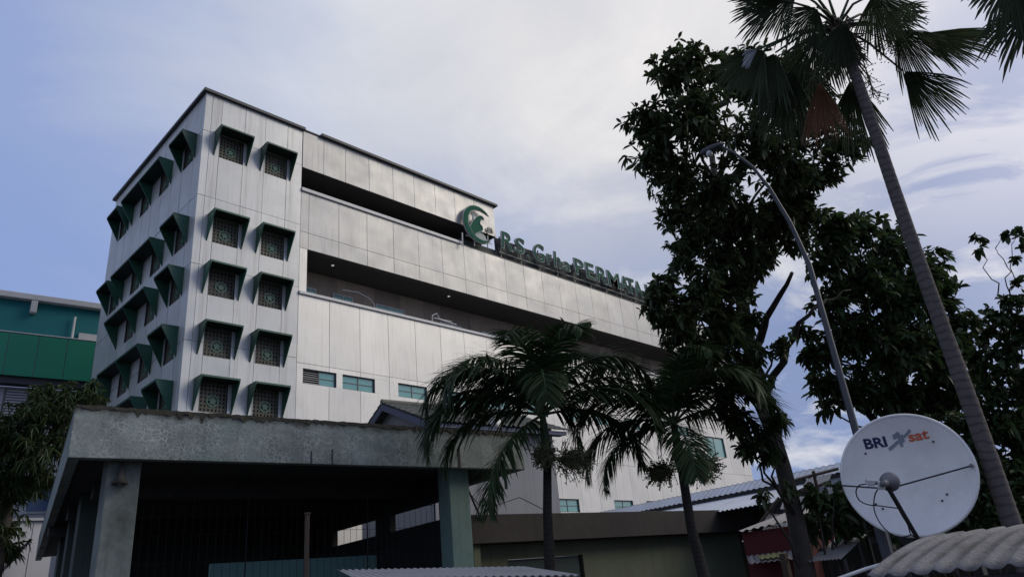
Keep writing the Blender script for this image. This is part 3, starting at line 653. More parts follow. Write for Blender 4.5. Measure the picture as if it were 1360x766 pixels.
mother = [(150, 262), (165, 230), (185, 205), (205, 182), (228, 170), (250, 176), (266, 192), (270, 207), (248, 204), (236, 222), (238, 244), (256, 262), (262, 285), (255, 300), (225, 312), (200, 322), (192, 345), (200, 365), (222, 388), (205, 385), (180, 360), (160, 320)]
def poly3(pts, y): return [(lambda P: (P[0], y, P[2]))(emp(q)) for q in pts]
k = MB(); k.prism(poly3(mother, 29.68), (0, .05, 0)); k.build('mother_figure', M['sign_g'], EM)
def outline(pts, y, r, closed=True):
    P = poly3(pts, y); P = P+[P[0]] if closed else P; k = MB(); k.tube(P, r, 6); return k
outline(mother, 29.66, .028).build('mother_outline', M['sign_rim'], EM)
child = [(200, 325), (232, 312), (262, 318), (285, 345), (300, 388), (270, 385), (235, 378), (205, 360)]
k = MB(); k.prism(poly3(child, 29.70), (0, .04, 0)); k.build('child_figure', M['sign_rim'], EM)
outline([(262, 318), (285, 300), (300, 285), (320, 290), (332, 300), (318, 312), (300, 318)], 29.64, .03, False).build('flower_stem', M['frame'], EM)
k = MB()
for q in ((285, 295), (305, 284), (325, 290), (318, 308), (296, 312), (332, 312)):
    P = emp(q); k.tube([(P[0], 29.60, P[2]), (P[0], 29.66, P[2])], .13, 10)
k.build('flower', M['frame'], EM)
k = MB()
for q0, q1 in (((190, 150), (190, 200)), ((95, 310), (98, 420)), ((310, 335), (312, 440))):
    a, b = emp(q0), emp(q1); k.tube([(a[0], 29.78, a[2]), (b[0], 29.78, b[2])], .045, 8)
k.tube([(27.9, 29.8, 22.9), (30.2, 29.8, 22.9)], .03, 6); k.tube([(28.6, 29.8, 22.32), (28.6, 29.8, 25.2)], .03, 6)
k.build('support_post', M['ledge'], EM)

# ------------------------------------------------------------------ teal building at the left
TB = thing('teal_building', Lw(0, 50, 0), 'teal and green walled block behind the tree at the left edge', 'building')
bx0, bx1 = -9.0, 8.4
k = MB(); k.lbox(bx0, bx1, 50, 60, 18.55, 21.0); k.build('upper_wall', M['teal'], TB)
k = MB(); k.lbox(bx0-.2, bx1+.2, 49.6, 60.2, 21.0, 21.38); k.lbox(2.3, 2.65, 49.62, 49.99, 20.2, 20.99); k.build('parapet_cap', M['capw'], TB, bevel=.03)
k = MB(); x = bx0
while x < bx1: k.lbox(x+.02, min(x+1.5, bx1)-.02, 49.0, 49.1, 15.95, 18.5); x += 1.5
k.build('green_cladding', M['greenp'], TB)
k = MB(); k.lbox(bx0, bx1, 49.101, 49.99, 16.0, 18.52); k.build('cladding_backing', M['capw'], TB)
k = MB(); k.lbox(bx0, bx1, 49.25, 49.98, 15.55, 15.94); k.build('soffit_beam', M['coping'], TB)
k = MB(); k.lbox(bx0, bx1, 50, 60, 0, 15.54); k.build('lower_wall', M['wallw'], TB)
k = MB(); k.lbox(bx0, bx1, 49.0, 49.98, 18.56, 18.62); k.build('ledge', M['ledge'], TB)
k = MB(); k.lbox(5.1, 6.4, 49.85, 49.98, 18.63, 19.3); k.build('access_panel', M['capw'], TB)
k = MB(); k.tube([Lw(4.75, 49.8, 18.6), Lw(4.75, 49.8, 20.3)], .07, 8); k.build('vent_pipe', M['ledge'], TB)
k = MB()
for a in np.arange(bx0+.4, bx1-2, 2.6):
    k.lbox(a, a+2.3, 49.9, 49.97, 13.3, 15.4)
lv = k.build('louvre_window', M['frame'], TB); k = MB()
for a in np.arange(bx0+.4, bx1-2, 2.6):
    for i in range(12): k.lbox(a+.1, a+2.2, 49.84, 49.895, 13.4+i*.165, 13.5+i*.165)
k.build('louvre', M['capw'], lv)
for a in (-1.2, 1.4, 3.7):
    k = MB(); k.lbox(a, a+1.7, 49.9, 49.99, 8.3, 10.1); fr = k.build('blue_window', M['wframe'], TB); k = MB(); k.lbox(a+.12, a+1.58, 49.86, 49.895, 8.42, 9.98); k.build('pane', M['glass_b'], fr)

LWl = thing('white_annex', Lw(1.5, 31.6, 0), 'low white panelled annex beyond the far left end of the concrete canopy', 'building')
k = MB()
for a, b in ((-1.5, .2), (.2, 1.9), (1.9, 2.75), (2.75, 3.45)): k.lbox(a+.012, b-.012, 31.8, 31.86, 0, 5.62)
k.build('wall', M['wallw'], LWl); k = MB(); k.lbox(-1.5, 3.45, 31.862, 36, 0, 5.6); k.lbox(-1.6, 3.5, 31.7, 36, 5.63, 5.72); k.build('core_wall', M['capw'], LWl)

# ------------------------------------------------------------------ carport with the concrete fascia
CP = thing('concrete_canopy', Lw(1.42, 12.93, 0), 'grey cracked concrete canopy with deep fascia on pale green columns', 'canopy')
a0, a1, b0, zu, zt = 1.42, 10.43, 12.93, 4.2, 5.02
lx = 2.9; bL = 31.0; bR = 24.0
k = MB()
fw = .18
def lp(a, b, z): return Lw(a, b, z)
k.hexa([lp(a0, b0, zu), lp(a1, b0, zu), lp(a1-fw, b0+fw, zu), lp(a0+fw, b0+fw, zu), lp(a0, b0, zt), lp(a1, b0, zt), lp(a1-fw, b0+fw, zt), lp(a0+fw, b0+fw, zt)])
k.hexa([lp(a0, b0, zu), lp(a0+fw, b0+fw, zu), lp(lx+fw, bL, zu), lp(lx, bL, zu), lp(a0, b0, zt), lp(a0+fw, b0+fw, zt), lp(lx+fw, bL, zt), lp(lx, bL, zt)])
k.hexa([lp(a1, b0, zu), lp(a1, bR, zu), lp(a1-fw, bR, zu), lp(a1-fw, b0+fw, zu), lp(a1, b0, zt), lp(a1, bR, zt), lp(a1-fw, bR, zt), lp(a1-fw, b0+fw, zt)])
k.build('fascia', M['concrete'], CP, bevel=.012)
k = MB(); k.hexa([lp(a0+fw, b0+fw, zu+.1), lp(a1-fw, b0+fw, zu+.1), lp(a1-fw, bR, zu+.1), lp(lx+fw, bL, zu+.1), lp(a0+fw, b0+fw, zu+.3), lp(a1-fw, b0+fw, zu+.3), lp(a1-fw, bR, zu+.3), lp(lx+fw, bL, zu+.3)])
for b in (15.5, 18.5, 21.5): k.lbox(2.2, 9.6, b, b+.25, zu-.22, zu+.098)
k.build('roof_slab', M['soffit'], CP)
k = MB(); k.lbox(8.55, 9.06, 13.23, 13.68, 0, zu+.098); k.build('column', M['column'], CP, bevel=.012)
k = MB(); k.lbox(2.04, 2.53, 13.23, 13.72, 0, zu+.098); k.build('column', M['column_w'], CP, bevel=.012)
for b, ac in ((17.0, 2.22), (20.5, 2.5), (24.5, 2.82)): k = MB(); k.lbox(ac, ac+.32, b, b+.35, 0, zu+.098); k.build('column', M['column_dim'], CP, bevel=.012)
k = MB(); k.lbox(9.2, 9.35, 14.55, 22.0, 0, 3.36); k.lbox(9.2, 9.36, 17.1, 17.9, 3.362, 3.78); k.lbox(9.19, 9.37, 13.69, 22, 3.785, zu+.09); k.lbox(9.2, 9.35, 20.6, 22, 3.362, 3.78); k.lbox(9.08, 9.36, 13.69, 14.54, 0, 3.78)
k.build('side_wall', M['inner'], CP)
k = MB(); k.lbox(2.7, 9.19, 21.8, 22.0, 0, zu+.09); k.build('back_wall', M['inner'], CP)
k = MB(); k.lbox(4.25, 7.72, 15.0, 15.12, 0, 2.69); k.build('low_wall', M['dkgreen'], CP)
for p in ((8.99, .20, .055),): pass
k = MB()                                                   # broken patches and cracks in the fascia showing dark metal
for (pa, pz0, pz1, w) in ((8.62, zu-.006, 4.62, .05), (5.33, zu-.006, 4.42, .022), (5.75, zu-.006, 4.48, .018)):
    k.lbox(pa, pa+w, b0-.012, b0+.02, pz0, pz1)
k.build('exposed_pipe', M['poled'], CP)

k = MB(); rm = random.Random(12); V_ = []; nseg_ = 150
for i in range(nseg_+1):
    a = a0+.02+(a1-a0-.04)*i/nseg_; h = .006+abs(rm.gauss(0, .016)); dpt = .004+abs(rm.gauss(0, .010)); dr_ = .02+abs(rm.gauss(0, .05))
    V_ += [lp(a, b0-dpt, zt-dr_), lp(a, b0-dpt*.8, zt+h*.6), lp(a, b0+.06, zt+h), lp(a, b0+.16, zt+h*.4), lp(a, b0+.03, zt-.02)]
k.add(V_, [(i*5+j, (i+1)*5+j, (i+1)*5+(j+1) % 5, i*5+(j+1) % 5) for i in range(nseg_) for j in range(5)]); k.build('moss_edge', M['moss'], CP)
WF = thing('wire_fence', Lw(5.5, 13.75, 0), 'dark wire mesh screen filling the opening between the canopy columns', 'fence')
k = MB()
for a in np.arange(2.6, 8.5, .135): k.tube([Lw(a, 13.75, .05), Lw(a, 13.75, 4.15)], .0035, 5)
for z in np.arange(.4, 4.1, .45): k.tube([Lw(2.55, 13.762, z), Lw(8.53, 13.762, z)], .0035, 5)
k.build('wire_mesh', M['black'], WF)
for a in (2.56, 4.5, 6.9, 8.5): k = MB(); k.tube([Lw(a, 13.79, 0), Lw(a, 13.79, 4.19)], .012, 8); k.build('fence_post', M['black'], WF)
P = onLy(408, 690, 13.2); pa, pb, pz = toL(P)
SP = thing('steel_post', Lw(pa, pb, 0), 'thin rusty steel post standing before the dark carport opening', 'post')
k = MB(); k.tube([Lw(pa, pb, 0), Lw(pa, pb, pz+.1)], .045, 10); k.tube([Lw(pa, pb, pz+.1), Lw(pa, pb, pz+.13)], .06, 10); k.build('post', M['wood'], SP)
P = onLy(160, 634, 13.17)
LP = thing('ceiling_lamp', P, 'small dark conical lamp hanging under the left end of the concrete canopy', 'lamp')
k = MB(); k.tube([P+EZ*.18, P+EZ*.05, P-EZ*.10], [.035, .045, .125], 14); k.build('lamp_shade', M['lampshade'], LP, smooth=True)
k = MB(); k.tube([P+EZ*.28, P+EZ*.17], .02, 8); k.build('lamp_stem', M['poled'], LP)
k = MB(); k.tube([P-EZ*.09, P-EZ*.12], [.035, .02], 10); k.build('lamp_bulb', M['grey'], LP)

# flood light on a mast behind the canopy
P0 = onLy(666, 573, 18); P1 = onLy(666, 536, 18); b_ = P0.copy(); b_[2] = 5.0
FL = thing('flood_light', b_, 'small white flood light on a thin mast above the canopy roof', 'lamp')
k = MB(); k.tube([(P0[0], P0[1], 4.6), (P0[0], P0[1], P1[2])], .05, 8); k.build('mast', M['poled'], FL)
Q = onLy(657, 562, 17.7); k = MB(); k.tube([Q+EX*.05+EY*.16, Q, Q-EY*.1], [.05, .15, .19], 12); k.build('lamp_head', M['white'], FL, smooth=True)
Q2 = onLy(660, 548, 17.8); k = MB(); k.tube([Q2+EX*.1, Q2-EX*.05-EZ*.2], [.04, .13], 10); k.tube([(P0[0], P0[1], Q2[2]), Q2], .02, 6); k.tube([(P0[0], P0[1], Q[2]), Q+EY*.1], .02, 6); k.build('bracket', M['pole'], FL)

# ------------------------------------------------------------------ tiled house behind the canopy
ha, hb = 13.39, 22.0; hz, rz_ = 7.66, 9.12; hm, hf = 25.38, 28.6
hr = toL(onLy(742, 655, hb+.45))[0]
TH = thing('tiled_house', Lw(ha, hb, 0), 'lavender walled house with grey tiled gable roof peeping over the canopy', 'house')
k = MB(); k.lbox(ha+.5, hr, hb+.45, hf-.4, 0, hz+.1); k.prism([Lw(ha+.5, hb+.45, hz+.101), Lw(ha+.5, hm, rz_-.12), Lw(ha+.5, hf-.4, hz+.101)], EX*(hr-ha-.5)); k.build('wall', M['lav'], TH)
k = MB(); nrow = 9; ra1 = hr+.5
def tiles(bA, zA, bB, zB):
    for i in range(nrow):
        t0, t1 = i/nrow, (i+1)/nrow+.03
        O = Lw(ha, bA+(bB-bA)*t0, zA+(zB-zA)*t0+.06-.0); V = Lw(0, (bB-bA)*(t1-t0), (zB-zA)*(t1-t0)-.045)
        k.sheet(O, EX*(ra1-ha), V, EZ, .23, .035, .02, 1, per=6)
tiles(hb-.1, hz-.05, hm, rz_); tiles(hf+.1, hz-.05, hm, rz_)
k.build('roof', M['tile'], TH)
k = MB(); k.tube([Lw(ha, hm, rz_+.07), Lw(ra1, hm, rz_+.07)], .12, 10); k.build('ridge_tile', M['tile'], TH)
k = MB()
for bA in (hb-.05, hf+.05):
    k.hexa([Lw(ha+.02, bA, hz-.32), Lw(ha+.08, bA, hz-.32), Lw(ha+.08, hm, rz_-.28), Lw(ha+.02, hm, rz_-.28), Lw(ha+.02, bA, hz-.06), Lw(ha+.08, bA, hz-.06), Lw(ha+.08, hm, rz_-.02), Lw(ha+.02, hm, rz_-.02)])
k.build('bargeboard', M['bargeboard'], TH)
k = MB(); k.lbox(ha+.1, ra1-.1, hb, hb+.06, hz-.22, hz-.07); k.build('eaves_board', M['bargeboard'], TH)
k = MB(); k.lbox(ha+.1, ra1-.1, hb+.07, hb+.44, hz-.2, hz-.16); k.build('eaves_soffit', M['soffit'], TH)

# ------------------------------------------------------------------ low flat-roofed building
lb = 15.52
LB = thing('flat_roof_outbuilding', Lw(10.65, lb, 0), 'low sage green outbuilding with a stained flat concrete roof edge', 'building')
k = MB(); k.lbox(10.62, 23.4, lb, 19.5, 2.86, 3.56); k.build('roof_slab', M['concrete2'], LB, bevel=.012)
k = MB(); wz = 2.858; wb0 = lb+.45; dx0, dx1 = 12.0, 14.65
k.lbox(10.9, dx0, wb0, wb0+.2, 0, wz); k.lbox(dx0, dx1, wb0, wb0+.2, 2.48, wz); k.lbox(dx1, 22.0, wb0, wb0+.2, 0, wz); k.lbox(22.0-.2, 22.0, wb0+.201, 19, 0, wz); k.lbox(10.9, 11.1, wb0+.201, 19, 0, wz)
k.build('wall', M['wallgreen'], LB)
k = MB(); k.lbox(dx0+.02, dx1-.02, wb0+.1, wb0+.15, 0, 2.46); k.lbox(dx0+.1, dx1-.1, wb0+.075, wb0+.0995, .1, 2.3); k.build('door', M['door'], LB)
k = MB(); k.lbox(10.72, 10.92, lb+.12, lb+.44, 0, wz); k.build('pillar', M['wallgreen'], LB)
k = MB(); k.lbox(22.05, 22.45, lb+.3, lb+.7, 0, wz); k.build('corner_post', M['wood'], LB)

# ------------------------------------------------------------------ tin roofs at the right
sa = 23.6
BS = thing('blue_tin_shed', Lw(sa, 16, 0), 'long shed with blue white tin cladding and a lower corrugated roof', 'shed')
zt_ = 4.62
k = MB(); k.sheet(Lw(sa, 9.2, zt_), EY*17.5, Lw(-.55, 0, -.34), EZ*.9-EX*.3, .25, .018, .006, 2); k.build('upper_roof', M['tin_b'], BS)
k = MB(); k.lbox(sa-.5, sa+5, 9.3, 26.5, 0, 4.2); k.build('wall', M['tin_b'], BS)
k = MB(); k.lbox(sa-.56, sa-.505, 9.2, 26.6, 4.15, 4.25); k.build('eaves_board', M['poled'], BS)
k = MB(); k.sheet(Lw(sa-.55, 13.3, 4.12), EY*13, Lw(-2.6, 0, -.62), EZ, .18, .02, .006, 2); k.build('lower_roof', M['tin_b'], BS)
k = MB(); k.sheet(Lw(sa, 9.2, zt_+.01), EY*17.5, Lw(5.2, 0, -.5), EZ, .25, .018, .006, 2); k.build('back_roof', M['tin'], BS)

RS = thing('rusty_shanty', Lw(22.5, 12, 0), 'ramshackle lean-to of rusty sheets and boards beside the big tree trunk', 'shed')
rr = random.Random(5)
k = MB()
for (x, y, w, h, rot) in ((1085, 640, 34, 18, .1), (1062, 668, 46, 20, -.35), (1096, 660, 30, 26, .3), (1036, 690, 40, 16, -.3), (1100, 690, 40, 30, .1), (1030, 705, 40, 14, -.1), (1010, 712, 40, 14, -.2)):
    P = at(x, y, 21.5+rr.uniform(-.6, .6)); s_ = 21.5/FPX; U = (EX*.25-EY*.97)*w*s_; V = EZ*h*s_*.9+EX*.45
    U = U*math.cos(rot)+EZ*np.linalg.norm(U)*math.sin(rot)*.6; k = MB(); k.sheet(P-U/2-V/2, U, V, -EX, .11, .012, .006, 1); k.build('tin_sheet', M['tin'], RS)
k = MB()
for (p, q) in (((1035, 690), (1075, 640)), ((1045, 640), (1113, 622)), ((1060, 655), (1100, 640)), ((1005, 700), (1035, 660)), ((1080, 625), (1090, 670))):
    k = MB(); k.tube([at(*p, 21.2), at(*q, 21.2)], .05, 6); k.build('timber', M['wood'], RS)
k = MB(); P = at(1085, 690, 22.6); k.lbox(22.2, 25, 7.5, 12.8, 0, 3.7); k.build('wall', M['inner'], RS)
rd = 17.6
RH = thing('red_kiosk', at(1015, 730, rd)*np.array([1, 1, 0]), 'small red walled kiosk with patched tin awning left of the tree trunk', 'kiosk')
p0, p1 = at(985, 707, rd), at(1062, 700, rd-.9); q0 = at(985, 742, rd)
k = MB(); U = p1-p0; U[2] = 0; k.box((p0[0], p0[1], 0), U, EX*2.0, (0, 0, p0[2])); k.build('wall', M['redwall'], RH)
k = MB(); k.sheet(p0-EX*.1+EZ*.03, U*1.05+EZ*.1, EX*2.3+EZ*.42, EZ, .2, .02, .006, 1); k.build('roof', M['tin'], RH)
k = MB(); n0, n1 = at(995, 748, rd-.9), at(1056, 741, rd-1.6); V = (p0+np.array([0, 0, -.52]))-n0; V = V*.9
k.sheet(n0, n1-n0, V, EZ, .14, .015, .006, 1, mi=0); k.build('awning_sheet', M['tin'], RH)
k = MB(); m0 = n0+(n1-n0)*.25+V*.15+EZ*.045; k.sheet(m0, (n1-n0)*.6, V*.5, EZ, .14, .015, .006, 1); k.build('yellow_sheet', M['yellow'], RH)
k = MB(); Q = at(1043, 742, rd-1.5); k.box((Q[0], Q[1], 0), EX*.14, EY*.14, (0, 0, Q[2]+.12)); k.build('post', M['wood'], RH)
zs = 14.5
ZS = thing('zinc_lean_to', at(1120, 740, zs)*np.array([1, 1, 0]), 'grey corrugated zinc lean-to roof between the tree trunk and the dish', 'shed')
c0, c1, c2 = at(1074, 745, zs), at(1118, 741, zs-.4), at(1152, 709, zs+1.4); c3 = at(1074, 722, zs+1.9)
k = MB(); k.sheet(c0, (c1-c0)*1.0, c2-c1, EZ, .075, .012, .006, 1); k.build('roof', M['tin'], ZS)
k = MB()
for q in (c1+(c2-c1)*.05, c1+(c2-c1)*.6, c1+(c2-c1)*.95, c0+(c2-c1)*.9): k = MB(); k.tube([(q[0], q[1], 0), q-EZ*.03], .05, 8); k.build('post', M['poled'], ZS)
k = MB(); w0 = at(1055, 752, zs+2.2); U = at(1190, 740, zs+2.2)-w0; U[2] = 0; k.box((w0[0], w0[1], 0), U, EX*.15, (0, 0, 1.95)); k.build('back_wall', M['inner'], ZS)

AR = thing('arched_cement_roof', Lw(5.25, 2.2, 0), 'arched grey corrugated cement roof sheet in the near bottom right corner', 'roof')
k = MB()
e0, e1 = Lw(5.22, 2.80, 1.53), Lw(5.22, .2, 1.53)
k.sheet(e0, e1-e0, EX*1.6, EZ, .15, .013, .006, 14, bend=lambda v, u: (0, 0, .235*math.sin(min(v*1.15, 1.0)*math.pi/2)**.9 - max(0, v-.87)*.6), per=12, peak=2.2)
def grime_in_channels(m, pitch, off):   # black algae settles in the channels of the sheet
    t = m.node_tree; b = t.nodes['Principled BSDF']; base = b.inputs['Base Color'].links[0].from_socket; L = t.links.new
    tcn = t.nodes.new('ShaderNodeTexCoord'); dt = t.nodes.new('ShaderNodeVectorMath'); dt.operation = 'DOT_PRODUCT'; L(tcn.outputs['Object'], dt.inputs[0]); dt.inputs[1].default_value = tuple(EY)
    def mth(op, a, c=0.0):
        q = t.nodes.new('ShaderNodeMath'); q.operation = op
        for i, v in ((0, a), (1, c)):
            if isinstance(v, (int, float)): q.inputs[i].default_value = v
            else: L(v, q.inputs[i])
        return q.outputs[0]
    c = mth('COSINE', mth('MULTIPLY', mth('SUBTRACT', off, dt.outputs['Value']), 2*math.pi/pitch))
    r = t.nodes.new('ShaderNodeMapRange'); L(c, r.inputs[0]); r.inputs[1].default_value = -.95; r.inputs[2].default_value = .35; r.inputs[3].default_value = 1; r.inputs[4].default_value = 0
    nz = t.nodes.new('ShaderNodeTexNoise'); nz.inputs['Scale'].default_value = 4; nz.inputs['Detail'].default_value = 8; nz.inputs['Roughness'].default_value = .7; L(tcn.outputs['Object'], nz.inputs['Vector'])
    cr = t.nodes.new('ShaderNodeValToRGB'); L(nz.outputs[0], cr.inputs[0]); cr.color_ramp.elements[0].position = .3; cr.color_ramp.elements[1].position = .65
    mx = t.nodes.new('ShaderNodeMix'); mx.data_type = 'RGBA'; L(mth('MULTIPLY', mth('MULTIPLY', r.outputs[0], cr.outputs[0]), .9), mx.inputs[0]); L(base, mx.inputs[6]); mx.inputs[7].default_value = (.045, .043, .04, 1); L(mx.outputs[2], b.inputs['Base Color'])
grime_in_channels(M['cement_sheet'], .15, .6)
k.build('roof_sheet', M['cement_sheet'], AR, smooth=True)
k = MB()
for b in (2.6, 1.3, .3):
    k.lbox(5.6, 5.68, b, b+.08, 0, 1.56); k.lbox(6.6, 6.68, b, b+.08, 0, 1.6)
k.lbox(5.3, 5.38, .2, 2.7, 1.42, 1.48); k.lbox(5.45, 6.7, .2, 2.6, .0, 1.36)
k.build('support_frame', M['poled'], AR)
CS = thing('corrugated_awning', Lw(4.2, 6.3, 0), 'pale corrugated sheet edge at the bottom centre below the carport', 'awning')
k = MB(); s0, s1 = at(470, 768, 7.0), at(768, 763, 7.0); k.sheet(s0, s1-s0, Lw(.5, 1.5, .17), EZ, .076, .010, .005, 1); k.build('sheet', M['sheet_grey'], CS)
k = MB()
for t in (.03, .5, .97):
    q = s0+(s1-s0)*t+Lw(.2, .6, .04); k = MB(); k.tube([(q[0], q[1], 0), q], .03, 8); k.build('post', M['poled'], CS)
PT = thing('white_conduit', at(1140, 762, 8), 'thin pale pipe slanting down beside the arched cement roof', 'pipe')
k = MB(); k.tube([at(1108, 770, 8), at(1150, 755, 8), at(1182, 746, 7.9), at(1200, 735, 7.8)], .02, 8); k.build('pipe', M['white'], PT)
q = at(1200, 735, 7.8); k = MB(); k.tube([(q[0], q[1], 0), q], .03, 8); k.build('stand', M['poled'], PT)

WR = thing('hanging_cable', onLy(622, 655, 15.3)*np.array([1, 1, 0]), 'thin black cable sagging between the carport column and the outbuilding roof', 'cable')
k = MB(); k.tube([onLy(616, 632, 15.0), onLy(624, 655, 15.1), onLy(636, 670, 15.2), onLy(655, 672, 15.3), onLy(690, 660, 15.4), onLy(722, 676, 15.5)], .012, 6); k.tube([onLy(622, 650, 15.1), onLy(634, 678, 15.4), onLy(640, 690, 15.52)], .028, 6); k.build('cable', M['rubber'], WR)

# ------------------------------------------------------------------ street lamp
lx_, ly_ = 11.05, 3.8
SL = thing('street_lamp', (lx_, ly_, 0), 'tall grey curved street lamp post rising behind the satellite dish', 'street lamp')
arm = [(lx_, ly_, 0), (lx_, ly_, 3.4), (lx_, ly_, 6.05)]
for q, t in (((1050, 297), .12), ((1022, 250), .35), ((1000, 222), .6), ((975, 203), .85), ((955, 193), 1.0)):
    P = at(*q, 1.0)-CAM; hx, hy = lx_+(10.67-lx_)*t, ly_+(4.85-ly_)*t; s_ = math.hypot(hx, hy)/math.hypot(P[0], P[1]); arm.append(tuple(CAM+P*s_))
k = MB(); k.tube(arm, [.06, .054, .042, .035, .03, .026, .023, .021], 12); k.build('lamp_post', M['pole'], SL, smooth=True)
k = MB(); k.tube([(lx_, ly_, 0), (lx_, ly_, .03)], .2, 12); k.build('base_plate', M['pole'], SL)
e = np.array(arm[-1]); d_ = unit(np.array(arm[-1])-np.array(arm[-2])); d_[2] = -.1; d_ = unit(d_)
k = MB(); k.tube([e-d_*.08, e+d_*.02, e+d_*.15, e+d_*.30, e+d_*.36], [.03, .055, .075, .065, .02], 12); k.build('lamp_head', M['pole'], SL, smooth=True)
k = MB(); c_ = e+d_*.20-EZ*.07; k.tube([c_+EZ*.04, c_-EZ*.02, c_-EZ*.055, c_-EZ*.075], [.06, .06, .045, .015], 14); k.build('lamp_lens', M['lampglass'], SL, smooth=True)

# ------------------------------------------------------------------ satellite dish
DD = 9.0
dc = at(1205, 630, DD)
SD = thing('satellite_dish', (dc[0]+.25, dc[1]+.06, 0), 'large white round satellite dish with BRI sat lettering on its bowl', 'satellite dish')
view = unit(CAM-dc)
nrm = unit(view*1.0 + _r*(-.22) + _u*(.30))              # the bowl's axis
dr = unit(np.cross(EZ, nrm)); dr = unit(_r*1.0 - nrm*(_r@nrm)); du = np.cross(nrm, dr)
DR = 79.5/FPX*DD; dep = .19
def bowl(x, y, off=0.0):
    r2 = (x*x+y*y)/(DR*DR); return dc + dr*x + du*y + nrm*(dep*r2 - dep*.6 + off)
rings, seg = 16, 64; V = []; Fq = []
for i in range(rings+1):
    for j in range(seg):
        t = 2*math.pi*j/seg; r = DR*i/rings if i else 1e-4; V.append(bowl(r*math.cos(t), r*math.sin(t)))
Fq = [(i*seg+j, i*seg+(j+1) % seg, (i+1)*seg+(j+1) % seg, (i+1)*seg+j) for i in range(rings) for j in range(seg)]
k = MB(); k.add(V, Fq); k.build('reflector', M['dish'], SD, smooth=True)
k = MB(); k.add([v-nrm*.02 for v in V], Fq); k.build('reflector_back', M['dishback'], SD, smooth=True)
k = MB(); pts = [bowl(DR*math.cos(2*math.pi*j/seg), DR*math.sin(2*math.pi*j/seg), -.018) for j in range(seg+1)]; k.tube(pts, .022, 8, cap=False); k.build('rim', M['dish'], SD, smooth=True)
def dpx(x, y, off=0.0):
    """Photograph point -> bowl surface."""
    d = ray(x, y); P = CAM+d*DD; X = 0; Y = 0
    t = ((dc-CAM)@nrm)/(d@nrm)
    for _ in range(8):
        P = CAM+d*t; X, Y = (P-dc)@dr, (P-dc)@du; t = ((bowl(X, Y, off)-CAM)@nrm)/(d@nrm)
    return X, Y
def write(txt, pxA, pxB, hpx, m_, name, bold):
    (xa, ya), (xb, yb) = dpx(*pxA), dpx(*pxB)
    me = text_mesh(txt, 1.0, bold, 0.0)
    bm = bmesh.new(); bm.from_mesh(me); bmesh.ops.triangulate(bm, faces=bm.faces); bmesh.ops.subdivide_edges(bm, edges=bm.edges, cuts=1); bm.to_mesh(me); bm.free()
    v = np.empty(len(me.vertices)*3); me.vertices.foreach_get('co', v); v = v.reshape(-1, 3); mn, mx_ = v.min(0), v.max(0)
    ux = np.array([xb-xa, yb-ya]); uy = np.array([-ux[1], ux[0]])/np.linalg.norm(ux)*(hpx/FPX*DD)
    out = []
    for q in v:
        s_, t_ = (q[0]-mn[0])/(mx_[0]-mn[0]), (q[1]-mn[1])/(mx_[1]-mn[1]); w_ = np.array([xa, ya])+ux*s_+uy*t_; out.append(bowl(w_[0], w_[1], .004)-BASE[SD])
    me.vertices.foreach_set('co', np.array(out).ravel()); me.update(); link_mesh(name, me, m_, SD)
write('BRI', (1150, 596.5), (1179.5, 592.5), 13.5, M['navy'], 'letter_decal', .035)
write('sat', (1208, 587), (1235, 582), 11.5, M['orange'], 'letter_decal', .03)
def quadpatch(mb, pts):
    q = [dpx(*p) for p in pts]; n_ = 4; vs = []
    for i in range(n_+1):
        for j in range(n_+1):
            s_, t_ = i/n_, j/n_; a = np.array(q[0])*(1-s_)*(1-t_)+np.array(q[1])*s_*(1-t_)+np.array(q[2])*s_*t_+np.array(q[3])*(1-s_)*t_; vs.append(bowl(a[0], a[1], .004))
    mb.add(vs, [(i*(n_+1)+j, (i+1)*(n_+1)+j, (i+1)*(n_+1)+j+1, i*(n_+1)+j+1) for i in range(n_) for j in range(n_)])
def T1(a, b): return 1120+a*190/766, 540+b*190/766
k = MB()
for pts in (((240, 222), (290, 178), (302, 192), (252, 237)), ((318, 160), (352, 118), (364, 130), (330, 168)), ((262, 150), (300, 135), (308, 160), (270, 176)), ((290, 160), (318, 145), (330, 185), (302, 205)), ((300, 190), (318, 184), (322, 212), (308, 216)), ((278, 140), (290, 132), (300, 150), (286, 158))):
    quadpatch(k, [T1(*p) for p in pts])
k.build('satellite_decal', M['satgrey'], SD, fixn=False)
k = MB()
for p in ((120, 250), (482, 187), (555, 468), (530, 502), (212, 545), (175, 520)):
    x_, y_ = dpx(*T1(*p)); k.tube([bowl(x_, y_, 0.0), bowl(x_, y_, .012)], .013, 8)
k.build('bolt', M['poled'], SD)
# feed: horn held out in front of the bowl on three struts
def front(x, y, h):   # photograph point at height h in front of the bowl centre
    d = ray(x, y); t = ((dc+nrm*h-CAM)@nrm)/(d@nrm); return CAM+d*t
fh = front(*T1(235, 405), .62)
fdir = unit(dc-nrm*.1-fh)
k = MB(); k.tube([fh-fdir*.02, fh+fdir*.03, fh+fdir*.06, fh+fdir*.10, fh+fdir*.105], [.04, .065, .11, .115, .08], 20); k.tube([fh-fdir*.16, fh-fdir*.01], .035, 12); k.build('feed_horn', M['grey'], SD, smooth=True)
k = MB(); p_ = front(*T1(205, 418), .66); k.box(p_-_r*.045-_u*.055, _r*.09, _u*.10, view*.09); p_ = front(*T1(150, 405), .66); k.box(p_-_r*.045-_u*.04, _r*.09, _u*.075, view*.07); p_ = front(*T1(122, 400), .66); k.box(p_-_r*.012-_u*.012, _r*.03, _u*.05, view*.03); k.build('receiver_box', M['white'], SD, bevel=.008)
k = MB(); k.tube([front(*T1(160, 406), .64), front(*T1(200, 408), .64)], .022, 8); k.build('waveguide', M['grey'], SD)
ht = front(*T1(243, 438), .58)
